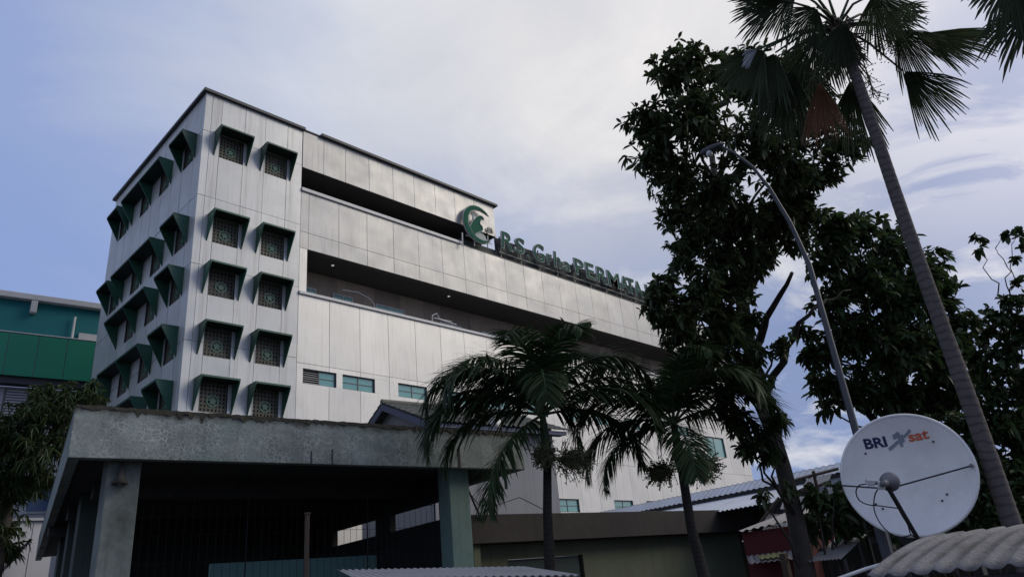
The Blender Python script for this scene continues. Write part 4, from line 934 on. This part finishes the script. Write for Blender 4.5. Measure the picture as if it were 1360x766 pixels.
for q, r_, nm in ((T1(-16, 421), .010, 'strut'), (T1(690, 315), .010, 'strut'), (T1(397, 700), .028, 'feed_arm')):
    x_, y_ = dpx(*q); k = MB(); k.tube([ht, bowl(x_, y_, .01)], r_, 8); k.build(nm, M['poled'], SD)
x_, y_ = dpx(*T1(692, 315)); k = MB(); k.tube([bowl(x_*.985, y_*.985, .0), bowl(x_*.985, y_*.985, .05)], .02, 8); k.build('strut_bracket', M['grey'], SD)
def cable(pts, h0, h1):
    P = [front(*T1(*p), h0+(h1-h0)*i/(len(pts)-1)) for i, p in enumerate(pts)]
    out = []
    for i in range(len(P)-1):
        a = P[max(i-1, 0)]; b = P[i]; c = P[i+1]; d = P[min(i+2, len(P)-1)]
        for s_ in np.linspace(0, 1, 5)[:-1]: out.append(.5*((2*b)+(c-a)*s_+(2*a-5*b+4*c-d)*s_**2+(3*b-a-3*c+d)*s_**3))
    out.append(P[-1]); kk = MB(); kk.tube(out, .0075, 6); kk.build('cable', M['rubber'], SD)
cable([(125, 412), (85, 420), (68, 455), (85, 498), (130, 522), (200, 530), (290, 542)], .64, .38)
cable([(192, 430), (168, 475), (165, 545), (190, 610), (240, 668), (300, 697), (362, 685)], .64, .12)
cable([(295, 545), (320, 590), (345, 630), (362, 680), (398, 702)], .36, .08)
bp = dc-nrm*.28
base_ = at(1178, 735, DD+.25)
k = MB(); k.tube([(base_[0], base_[1], 0), (base_[0], base_[1], 2.35)], .075, 12); k.build('mount_pole', M['pole'], SD)
k = MB(); top = np.array([base_[0], base_[1], 2.3]); k.tube([top, bp, bowl(0, 0, -.03)], [.07, .08, .12], 10)
for t in (.6, 2.2, 3.8, 5.4):
    k.tube([bp, bowl(DR*.6*math.cos(t), DR*.6*math.sin(t), -.03)], .025, 6)
k.build('back_frame', M['dishback'], SD)

# ------------------------------------------------------------------ foliage tools
def leaves(name, m_, parent, base, dirs, L, Wd, droop=.25, seed=1, fold=.18):
    rng = np.random.default_rng(seed); n_ = len(base); d = unit(dirs)
    up = unit(np.array([0, 0, 1.])+rng.normal(0, .45, (n_, 3))); s_ = unit(np.cross(d, up)); nn = np.cross(s_, d)
    L = L[:, None]; Wd = Wd[:, None]; dz = np.array([0, 0, -1.])
    b = base; t = base+d*L+dz*L*droop
    l1 = base+d*L*.35+s_*Wd*.46+nn*Wd*fold+dz*L*droop*.12; l2 = base+d*L*.72+s_*Wd*.40+nn*Wd*fold+dz*L*droop*.5
    r1 = base+d*L*.35-s_*Wd*.46+nn*Wd*fold+dz*L*droop*.12; r2 = base+d*L*.72-s_*Wd*.40+nn*Wd*fold+dz*L*droop*.5
    V = np.stack([b, l1, l2, t, r2, r1], 1).reshape(-1, 3); i = np.arange(n_)*6
    Q = np.concatenate([np.stack([i, i+1, i+2, i+3], 1), np.stack([i, i+3, i+4, i+5], 1)])
    return grid_mesh(name, V, Q, m_, parent)
def blob_points(blobs, density, seed, shell=.55):
    rng = np.random.default_rng(seed); out = []; ctr = []
    for (x, y, dp, r) in blobs:
        R = r/FPX*dp; c = at(x, y, dp); n_ = max(3, int(density*r*r))
        v = unit(rng.normal(size=(n_, 3))); rad = R*rng.uniform(0, 1, n_)**shell
        lump = 1+.22*np.sin(3.1*v[:, 0]*2+v[:, 1]*5+x)*np.cos(4*v[:, 2]+y)
        out.append(c+v*(rad*lump)[:, None]*np.array([1, 1, .9])); ctr += [c]*n_
    return np.concatenate(out), np.array(ctr)
def rosettes(name, m_, parent, P, C, k_, L, Wd, seed, droop=.3, spread=.75, up=.25):
    rng = np.random.default_rng(seed); n_ = len(P); axis = unit(unit(P-C)*.8+rng.normal(0, .5, (n_, 3))+np.array([0, 0, up]))
    B = np.repeat(P, k_, 0); AX = np.repeat(axis, k_, 0); rnd = unit(rng.normal(size=(n_*k_, 3))); D = unit(AX*(1-spread)+rnd*spread)
    B = B - AX*(rng.uniform(0, .6, (n_*k_, 1))*L*.8)
    LL = L*rng.uniform(.45, 1.25, n_*k_); return leaves(name, m_, parent, B, D, LL, LL*Wd*rng.uniform(.8, 1.2, n_*k_), droop, seed+1)
def wig(a, b, n_, amp, rng, sag=0):
    a, b = np.array(a), np.array(b); L = np.linalg.norm(b-a); out = [a]
    for i in range(1, n_): t = i/n_; out.append(a+(b-a)*t+np.array([rng.uniform(-1, 1) for _ in range(3)])*amp*L+EZ*sag*L*math.sin(math.pi*t))
    return out+[b]
def tree(name, label, cat, base, trunk, rad, limbs, blobs, leafm, density, k_, L, Wd, seed, group=None, droop=.3, barkm='bark', twigs=1):
    T = thing(name, base, label, cat, group); rng = random.Random(seed)
    k = MB(); k.tube(trunk, rad, 12, jit=.05, rng=rng); k.build('trunk', M[barkm], T, smooth=True)
    k = MB()
    for (a, b, r0, r1) in limbs:
        n_ = 7; P = wig(a, b, n_, .035, rng, .05); k.tube(P, [r0+(r1-r0)*i/n_ for i in range(n_+1)], 8, jit=.06, rng=rng)
    P, C = blob_points(blobs, density, seed)
    if twigs:
        T3 = np.array(trunk); step = max(1, int(len(P)/ (160*twigs)))
        for p, c in zip(P[::step], C[::step]):
            k.tube(wig(c, p, 3, .06, rng), [.022, .016, .012, .006], 5)
        seen = []
        for c in {tuple(np.round(q, 3)) for q in C}:
            c = np.array(c); i = np.argmin(np.linalg.norm(T3-c-np.array([0, 0, -1.0]), axis=1)); k.tube(wig(T3[i], c, 5, .05, rng, .04), [.045, .038, .03, .024, .018, .012], 6)
    k.build('branches', M[barkm], T, smooth=True)
    rosettes('crown', leafm, T, P, C, k_, L, Wd, seed, droop)
    return T
def vline(px_, py_, dp, pts):
    B = at(px_, py_, dp); h = math.hypot(B[0], B[1]); out = []
    for q in pts: d = ray(*q); out.append(CAM+d*h/math.hypot(d[0], d[1]))
    return out

# --- big broad-leaved tree
tp = vline(1057, 690, 15, [(1074, 790), (1070, 766), (1057, 690), (1040, 620), (1012, 530), (998, 470), (985, 400), (966, 320), (950, 240), (940, 170)])
tp[0] = np.array([tp[1][0]+.05, tp[1][1], 0]);
B1 = [(905, 95, 14.6, 48), (865, 160, 14.4, 34), (868, 205, 14.2, 36), (925, 160, 14.0, 56), (985, 95, 15.2, 48), (1040, 110, 15.6, 52), (1080, 165, 15.4, 48), (1125, 195, 15.5, 30), (1010, 190, 14.6, 52),
      (890, 235, 15.2, 40), (945, 250, 14.4, 40), (1050, 235, 15, 44), (1100, 225, 15.4, 32), (985, 290, 14.8, 40), (1035, 285, 15.2, 36), (1065, 262, 15.4, 28), (920, 320, 14.7, 34), (905, 350, 14.2, 20), (960, 345, 15, 36), (1010, 335, 15, 24),
      (930, 380, 14.2, 32), (880, 385, 13.9, 26), (870, 408, 13.9, 22), (905, 415, 14.1, 34), (955, 415, 14.8, 36), (985, 385, 15, 24), (945, 455, 15.2, 32), (1010, 465, 14.8, 16), (1040, 460, 14.7, 15), (985, 480, 15.4, 24), (900, 440, 14.6, 26), (930, 470, 15, 30), (965, 445, 15.4, 34), (990, 430, 15.6, 26), (960, 385, 15.6, 34), (1000, 350, 15.8, 34), (950, 300, 15.6, 36), (1060, 320, 15.5, 26), (1075, 285, 15.6, 22), (905, 280, 15.2, 34), (1005, 500, 15.2, 18), (975, 500, 15.4, 22), (1020, 300, 15.8, 30)]
B1b = [(972, 560, 14.6, 22), (998, 585, 14.4, 22), (1015, 602, 14.4, 14), (1030, 560, 14.5, 16), (960, 530, 14.6, 22), (1000, 520, 14.7, 20), (990, 600, 14.3, 14), (1045, 650, 14.4, 10), (1012, 660, 14.2, 10)]
lim = [(tp[6], at(1040, 250, 15.2), .10, .03), (tp[7], at(890, 200, 14.4), .10, .03), (tp[9], at(905, 95, 14.6), .11, .03), (tp[9], at(1000, 95, 15.2), .12, .03), (tp[8], at(1090, 190, 15.4), .11, .03),
       (tp[5], at(1052, 362, 14.9), .11, .035), (tp[4], at(1075, 418, 14.7), .10, .04), (at(1075, 418, 14.7), at(1130, 385, 15), .04, .015), (tp[5], at(905, 410, 14.2), .08, .02), (tp[3], at(985, 570, 14.4), .05, .015)]
tree('broadleaf_tree', 'tallest dark broad-leaved tree, its thick bare trunk rising beside the outbuilding corner', 'tree', (tp[1][0], tp[1][1], 0), tp,
     [.23, .205, .18, .17, .165, .155, .135, .115, .09, .05], lim, B1+B1b, M['leaf1'], .054, 10, .20, .37, 11)
# --- second tree, behind the street lamp
t2 = [np.array(p) for p in vline(1215, 640, 17, [(1222, 700), (1210, 600), (1195, 500), (1180, 420), (1165, 350)])]; t2[0] = np.array([t2[1][0], t2[1][1], 0])
B2 = [(1105, 300, 16.4, 32), (1140, 305, 16.8, 34), (1185, 330, 17.2, 36), (1230, 360, 17.4, 34), (1100, 345, 16.4, 34), (1150, 370, 16.6, 46), (1200, 400, 16.8, 50), (1250, 385, 17.2, 26), (1265, 425, 17, 32), (1105, 400, 16.5, 30), (1135, 440, 16.6, 40),
      (1190, 465, 16.4, 52), (1240, 470, 16.8, 44), (1280, 460, 17.2, 26), (1100, 465, 16.6, 26), (1075, 470, 16.6, 18), (1070, 440, 16.8, 14), (1095, 510, 16.8, 26), (1130, 515, 16.8, 34), (1180, 525, 17, 42), (1240, 530, 17.2, 46), (1100, 540, 16.8, 16), (1285, 510, 17.4, 36), (1060, 290, 16.6, 14)]
tree('broadleaf_tree', 'broad leafy tree behind the lamp post, its crown spreading above the satellite dish', 'tree', (t2[0][0], t2[0][1], 0), t2, [.22, .18, .15, .12, .06],
     [(t2[2], at(1110, 330, 16.6), .09, .03), (t2[2], at(1250, 400, 17), .09, .03), (t2[1], at(1090, 500, 16.8), .08, .03)], B2, M['leaf2'], .058, 9, .245, .42, 21)
# --- sparse tree at the right edge
t3 = [np.array(p) for p in vline(1375, 640, 15, [(1378, 700), (1370, 600), (1350, 500), (1345, 420)])]; t3[0] = np.array([t3[1][0], t3[1][1], 0])
B3 = [(1345, 400, 15, 16), (1330, 420, 15, 22), (1355, 440, 15, 30), (1310, 440, 15.2, 18), (1335, 470, 15, 30), (1300, 480, 15.4, 20), (1360, 500, 15, 34), (1325, 520, 15.2, 32), (1350, 375, 15, 10), (1300, 330, 14.8, 7), (1295, 318, 14.8, 5), (1335, 312, 14.8, 6), (1350, 310, 14.8, 6), (1356, 345, 14.8, 9), (1357, 330, 14.8, 6), (1340, 560, 15.4, 36), (1300, 560, 15.6, 34), (1385, 400, 15, 30), (1380, 450, 15, 30)]
tree('sparse_tree', 'thin open-crowned tree with bare shoots at the right edge behind the fan palm trunk', 'tree', (t3[0][0], t3[0][1], 0), t3, [.16, .12, .08, .05],
     [(t3[3], at(1300, 335, 14.8), .018, .006), (t3[3], at(1338, 355, 14.8), .016, .008), (at(1338, 355, 14.8), at(1322, 330, 14.8), .01, .006), (at(1322, 330, 14.8), at(1338, 310, 14.8), .008, .004), (t3[3], at(1352, 312, 14.8), .015, .005), (t3[2], at(1318, 420, 15.1), .03, .01)], B3, M['leaf3'], .045, 7, .18, .6, 31, twigs=0)
# --- dense shrubs behind the dish
def shrub(label, blobs, seed, leafm, dens=.03, L=.2, Wd=.42, base=None, cat='shrub', k_=9):
    P = at(*base); T = thing('leafy_shrub', (P[0], P[1], 0), label, cat, None); rng = random.Random(seed)
    Pp, C = blob_points(blobs, dens, seed); k = MB()
    for c in sorted({tuple(np.round(q, 3)) for q in C}): k.tube(wig((P[0]+rng.uniform(-.3, .3), P[1]+rng.uniform(-.3, .3), 0), c, 5, .04, rng), [.05, .045, .035, .03, .02, .012], 6)
    k.build('stems', M['bark'], T); rosettes('foliage', leafm, T, Pp, C, k_, L, Wd, seed, .25)
shrub('dark dense shrub mass filling the gap between the satellite dish and fan palm trunk', [(1260, 580, 15.6, 46), (1300, 620, 15, 46), (1260, 660, 15, 50), (1310, 680, 14.4, 40), (1345, 640, 14.6, 46), (1365, 580, 15, 40), (1360, 690, 14, 36), (1210, 640, 15.5, 50), (1220, 590, 15.8, 44), (1180, 640, 15.6, 44), (1170, 690, 15.2, 36), (1240, 700, 14.5, 40), (1150, 600, 16, 22), (1300, 580, 15.4, 40)], 41, M['leaf2'], .028, .26, .42, (1265, 720, 15.2), k_=10)
shrub('broad-leaved bush between the tree trunk and the left rim of the satellite dish', [(1080, 660, 15, 20), (1100, 680, 15.4, 26), (1125, 670, 15.6, 26), (1120, 700, 15.4, 24), (1085, 700, 15.6, 22), (1140, 690, 15.8, 20), (1110, 650, 15.2, 14), (1072, 690, 15.4, 14)], 43, M['leaf2'], .03, .25, .42, (1110, 735, 15.4))
# --- willowy tree at the left
t4 = [np.array(p) for p in vline(5, 700, 23, [(0, 760), (5, 700), (20, 620), (40, 560)])]; t4[0] = np.array([t4[1][0], t4[1][1], 0])
B4 = [(75, 545, 23, 38), (40, 560, 23.2, 40), (105, 545, 23.6, 32), (20, 600, 23, 42), (60, 595, 22.6, 44), (95, 580, 23, 30), (10, 650, 23.2, 34), (5, 700, 23, 30), (60, 635, 23, 22), (25, 640, 23, 34), (0, 580, 23, 40), (12, 730, 23, 24), (55, 525, 23.2, 22), (85, 520, 23.4, 18), (-20, 650, 23, 40), (118, 525, 23.8, 22)]
T = thing('willowy_tree', (t4[0][0], t4[0][1], 0), 'drooping narrow-leaved tree at the far left, yellow green on top', 'tree'); rng = random.Random(3)
k = MB(); k.tube(t4, [.2, .17, .12, .06], 10, jit=.05, rng=rng); k.build('trunk', M['bark'], T, smooth=True)
Pp, C = blob_points(B4, .06, 51); k = MB()
for c in sorted({tuple(np.round(q, 3)) for q in C}): k.tube(wig(t4[2], c, 5, .04, rng, .05), [.07, .06, .05, .035, .02, .012], 6)
k.build('branches', M['bark'], T)
rosettes('crown', M['leaf4'], T, Pp, C, 11, .25, .17, 51, .75, .8, -.1)
k = MB(); k.tube(wig(at(-5, 765, 24), at(42, 715, 24.5), 4, .02, rng), .05, 6); k.build('bare_branch', M['tin'], T)

# ------------------------------------------------------------------ feather palms
RH_ = unit(_r0); AHd = np.cross(EZ, RH_)                    # horizontal right / away
def frond_path(c, A, E, L, bend, n_=18, tw=0.0):
    A, E = math.radians(A), math.radians(E); h = RH_*math.cos(A)+AHd*math.sin(A); P = [np.array(c)]; e = E
    for i in range(n_):
        t = i/n_; e = E - bend*(t**1.7)*1.12; P.append(P[-1]+(h*math.cos(e)+EZ*math.sin(e))*L/n_)
    return P, h
def feather_palm(label, base, crown_px, trunk, rad, fr, seed, infl):
    T = thing('feather_palm', (trunk[0][0], trunk[0][1], 0), label, 'palm', 'feather palms before the hospital'); rng = random.Random(seed); nr = np.random.default_rng(seed)
    k = MB(); k.tube(trunk, rad, 12, jit=.04, rng=rng); k.build('trunk', M['palmbark_d'], T, smooth=True)
    c = np.array(trunk[-1]); k = MB(); k.tube([c-EZ*.1, c+EZ*.1, c+EZ*.45, c+EZ*.95], [rad[-1]*1.05, rad[-1]*1.35, rad[-1]*1.1, .05], 12); k.build('crownshaft', M['crownshaft'], T, smooth=True)
    cc = c+EZ*.85
    for (A, E, L, bend) in fr:
        A += rng.uniform(-4, 4); P, h = frond_path(cc, A, E, L, bend); side = np.cross(h, EZ); n_ = len(P)-1
        k = MB(); k.tube(P, [.028*(1-.85*i/n_)+.003 for i in range(n_+1)], 5)
        fo = k.build('frond', M['crownshaft'], T, smooth=True)
        V = []; Q = []; NL = 110
        for j in range(NL):
            t = .10+.90*(j/(NL-1)); i = min(int(t*n_), n_-1); q = P[i]+(P[i+1]-P[i])*(t*n_-i); d = unit(P[i+1]-P[i]); nn = np.cross(side, d)
            if nn[2] < 0: nn = -nn
            ll = L*.285*(math.sin(math.pi*min(1, .20+.74*t))**.7)*rng.uniform(.85, 1.12)
            for s_ in (-1, 1):
                ang = math.radians(rng.uniform(-20, 32)); dd = unit(d*(.42+.5*t)+side*s_*math.cos(ang)*.95+nn*math.sin(ang)*.8); w = .0175*rng.uniform(.8, 1.25)
                wv = unit(np.cross(dd, nn+side*s_*.3))*w; p = q; dr_ = rng.uniform(.22, .55); pts = [(p, .5)]
                for m_ in range(1, 5):
                    u_ = m_/4; pts.append((q+dd*ll*u_-EZ*ll*dr_*u_**2.0, (.9, 1.0, .75, .04)[m_-1]))
                k0 = len(V)
                for (pt, ww) in pts: V += [pt-wv*ww, pt+wv*ww]
                Q += [(k0+2*m, k0+2*m+1, k0+2*m+3, k0+2*m+2) for m in range(4)]
        lo = grid_mesh('leaflets', np.array(V), np.array(Q), M['leafp'], T); lo.parent = fo
    if infl:
        for (A, E, L) in infl:
            A0, E0 = math.radians(A), math.radians(E); h = RH_*math.cos(A0)*math.cos(E0)+AHd*math.sin(A0)*math.cos(E0)+EZ*math.sin(E0); k = MB(); o0 = c-EZ*.02
            k.tube([o0, o0+h*L*.5], .018, 6)
            for i in range(190):
                d = unit(h*.75+np.array([rng.gauss(0, .55) for _ in range(3)])); s_ = o0+h*L*rng.uniform(.2, .55); e_ = s_+d*L*rng.uniform(.2, .5)-EZ*.05
                k.tube([s_, (s_+e_)/2+np.array([rng.gauss(0, .015) for _ in range(3)]), e_], .006, 4)
                for _ in range(8):
                    u_ = rng.uniform(.35, 1); p = s_+(e_-s_)*u_+np.array([rng.gauss(0, .015) for _ in range(3)]); r_ = rng.uniform(.011, .02)
                    k.add([p+np.array(v)*r_ for v in ((1, 0, 0), (-1, 0, 0), (0, 1, 0), (0, -1, 0), (0, 0, 1), (0, 0, -1))], [(0, 2, 4), (2, 1, 4), (1, 3, 4), (3, 0, 4), (2, 0, 5), (1, 2, 5), (3, 1, 5), (0, 3, 5)])
            k.build('flower_spray', M['fruit'], T, fixn=False)
p1 = vline(728, 680, 13, [(731, 790), (731, 760), (727, 680), (727, 610)]); p1[0] = np.array([p1[1][0], p1[1][1], 0])
FR1 = [(180, 58, 3.1, 2.4), (172, 40, 3.0, 2.2), (192, 30, 3.0, 2.2), (184, 12, 2.5, 1.8), (158, 72, 3.0, 2.2), (2, 58, 3.1, 2.4), (8, 40, 3.0, 2.3), (-10, 26, 2.9, 2.2), (14, 8, 2.5, 1.8), (40, 72, 2.7, 1.8), (-60, 76, 2.5, 2.0), (-110, 78, 2.5, 2.1), (-150, 55, 2.8, 2.5), (222, -28, 2.4, 1.05), (130, 60, 2.8, 2.1), (-85, 45, 2.3, 2.4), (25, 82, 2.6, 1.2)]
feather_palm('feather palm with arching drooping fronds standing right in front of the carport corner', None, None, p1, [.13, .105, .085, .08], FR1, 61, [(-25, -5, .95), (-100, 10, .8)])
p2 = vline(918, 700, 13.5, [(940, 790), (935, 766), (918, 700), (905, 620)]); p2[0] = np.array([p2[1][0], p2[1][1], 0])
FR2 = [(180, 55, 2.8, 2.4), (190, 38, 2.8, 2.4), (170, 18, 2.5, 2.0), (0, 58, 2.8, 2.4), (-8, 40, 2.8, 2.3), (10, 22, 2.6, 2.1), (60, 72, 2.5, 1.6), (-70, 72, 2.4, 2.0), (-40, 55, 2.6, 2.5), (-95, -15, 2.0, 1.2), (30, 82, 2.4, 1.2), (150, 75, 2.6, 1.7), (195, -5, 2.2, 1.4)]
feather_palm('feather palm overlapping the big tree, its trunk crossing the outbuilding roof edge', None, None, p2, [.13, .11, .09, .08], FR2, 67, [(-20, 0, .85), (170, 0, .8)])

# ------------------------------------------------------------------ fan palms
def fan_leaf(T, cc, hub, tip, seed, m_, spread=105, face=None, droop=.35, collapse=1.0, nseg=30):
    rng = random.Random(seed); hub, tip = np.array(hub), np.array(tip); R = np.linalg.norm(tip-hub); d = unit(tip-hub)
    mid = (np.array(cc)+hub)/2+EZ*.12
    k = MB(); k.tube([cc, mid, hub], [.028, .02, .014], 6); fo = k.build('leaf_stalk', M['crownshaft'], T, smooth=True)
    fv = np.array(face) if face is not None else unit(CAM-hub)+np.array([rng.uniform(-.5, .5) for _ in range(3)])
    s_ = unit(np.cross(d, fv)); nn = np.cross(s_, d); V = []; Q = []
    da = math.radians(spread)/nseg*2
    for i in range(nseg):
        a = (-math.radians(spread)+da*(i+.5))*collapse; r = R*(.72+.28*math.cos(a*.8))*rng.uniform(.78, 1.08)
        cup = .16*R*(abs(a)/1.8)**1.5
        def pt(ang, rr_, lift):
            q = hub+(d*math.cos(ang)+s_*math.sin(ang))*rr_+nn*(lift-cup*rr_/R); t = max(0, rr_/R-.35); return q-EZ*droop*R*t*t*1.4
        h = da*.5*collapse; k0 = len(V); tw = rng.uniform(-.35, .35)*h; spl = rng.uniform(.50, .66)
        for rr_, ww in ((.04, 1.0), (.28, 1.0), (spl, 1.0), (.86, .80), (1.0, .08)):
            lf = .010*R*(1 if rr_ < .6 else .6); an = a+tw*max(0, rr_-.5)*2
            V += [pt(an-h*ww, r*rr_, 0), pt(an, r*rr_, lf*3 if rr_ > .1 else 0), pt(an+h*ww, r*rr_, 0)]
        for m in range(4): Q += [(k0+3*m, k0+3*m+1, k0+3*m+4, k0+3*m+3), (k0+3*m+1, k0+3*m+2, k0+3*m+5, k0+3*m+4)]
    lo = grid_mesh('fan_blade', np.array(V), np.array(Q), m_, T); lo.parent = fo
FX, FY = 10.37, 2.14
FP = thing('fan_palm', (FX, FY, 0), 'tall fan palm with ringed grey trunk crossing the upper right of the view', 'palm')
zc = 9.35; rng = random.Random(8); k = MB(); pts = []; rad = []
zz_ = 0.0
while zz_ < zc-.1:
    pts.append((FX+.012*math.sin(zz_*1.3), FY+.012*math.cos(zz_*1.1), zz_)); r0 = .115-.0045*zz_
    rad.append(r0*(1.008 if len(pts) % 2 else .995)); zz_ += .055
k.tube(pts, rad, 18, jit=.015, rng=rng); k.build('trunk', M['palmbark'], FP, smooth=True)
cc = np.array([FX, FY, zc]); cd_ = float((cc-CAM)@_f)
k = MB()
for i in range(70):                                        # old leaf bases and fibre below the crown
    t = rng.uniform(0, 2*math.pi); z = zc-rng.uniform(.0, .75); o_ = np.array([math.cos(t), math.sin(t), 0]); p = np.array([FX, FY, z])+o_*.09
    k.tube([p, p+o_*.10+EZ*.12, p+o_*rng.uniform(.14, .26)+EZ*rng.uniform(-.05, .16)], [.03, .022, .006], 5)
k.build('leaf_bases', M['wood'], FP)
def fp(x, y, dd=0): return at(x, y, cd_+dd)
FANS = [((1040, 0), (966, 8), -.2, 48, .25, 1), ((1058, -12), (990, 34), .2, 45, .3, 1), ((1160, -8), (1186, 56), -.4, 52, .35, 1), ((1190, 40), (1238, 88), -.1, 40, .4, 1), ((1215, 46), (1310, 66), .3, 27, .2, 1), ((1200, 95), (1262, 146), .0, 36, .35, 1), ((1085, 10), (1050, 62), -.5, 60, .4, 1),
        ((1015, 66), (960, 118), -.3, 50, .35, 1), ((1030, 70), (995, 140), -.1, 48, .4, 1), ((1052, 92), (1034, 180), .2, 38, .4, 1), ((1062, 80), (1068, 160), .5, 50, .4, 1), ((1130, 105), (1142, 195), .9, 36, .35, 1), ((1095, -20), (1080, -95), .2, 90, .4, 1), ((1150, -30), (1200, -80), .2, 90, .4, 1), ((1060, -30), (1000, -70), .3, 90, .4, 1),
        ((1120, 30), (1112, 88), -.55, 50, .4, 1), ((1088, 42), (1064, 115), .1, 50, .5, 1), ((1105, 50), (1122, 105), .6, 50, .5, 1), ((1175, 20), (1222, 40), .6, 50, .3, 1)]
for i, (h_, t_, dd, sp_, dr__, c_) in enumerate(FANS): fan_leaf(FP, cc+EZ*.05, fp(*h_, dd), fp(*t_, dd+.1), 100+i, M['leaff'], sp_, None, dr__, c_)
fan_leaf(FP, cc, fp(1088, 108, -.5), fp(1096, 182, -.6), 201, M['leafd'], 60, None, .3, .42)
fan_leaf(FP, cc, fp(1006, 66, -.62), fp(984, 82, -.7), 202, M['leafs'], 60, None, .4, .5, 9)
k = MB()                                                   # flowering sprays
for (x0_, y0_, x1_, y1_, dd) in ((1140, 50, 1215, 20, -.2), (1140, 60, 1160, 130, -.2), (1110, 60, 1075, 110, -.3), (1145, 40, 1200, 70, .2)):
    a, b = fp(x0_, y0_, dd), fp(x1_, y1_, dd); k.tube(wig(a, b, 4, .04, rng, .06), .010, 5)
    for i in range(40):
        s_ = a+(b-a)*rng.uniform(.3, 1); e_ = s_+np.array([rng.gauss(0, .10), rng.gauss(0, .10), rng.gauss(-.08, .10)]); k.tube([s_, e_], .0045, 4)
        for _ in range(2):
            p = e_+np.array([rng.gauss(0, .02) for _ in range(3)]); r_ = .014; k.add([p+np.array(v)*r_ for v in ((1, 0, 0), (-1, 0, 0), (0, 1, 0), (0, -1, 0), (0, 0, 1), (0, 0, -1))], [(0, 2, 4), (2, 1, 4), (1, 3, 4), (3, 0, 4), (2, 0, 5), (1, 2, 5), (3, 1, 5), (0, 3, 5)])
k.build('flower_spray', M['fruit'], FP, fixn=False)
# a second fan palm stands just outside the frame: only its leaves hang into the top right corner
c2 = at(1440, -70, 10.5)
F2 = thing('fan_palm', (c2[0], c2[1], 0), 'fan palm whose dark fronds hang into the top right corner', 'palm')
k = MB(); k.tube([(c2[0], c2[1], z) for z in np.linspace(0, c2[2], 40)], [.17-.0018*i for i in range(40)], 14, jit=.02, rng=rng); k.build('trunk', M['palmbark'], F2, smooth=True)
for i, (h_, t_, sp_) in enumerate((((1345, -30), (1318, 40), 80), ((1385, -5), (1340, 85), 55), ((1400, -60), (1420, 40), 90), ((1440, -140), (1440, -220), 100), ((1490, -80), (1560, -40), 100), ((1480, -30), (1510, 60), 90), ((1390, -120), (1340, -150), 90))):
    fan_leaf(F2, c2, at(*h_, 10.3), at(*t_, 10.3), 300+i, M['leaff'], sp_, None, .45)
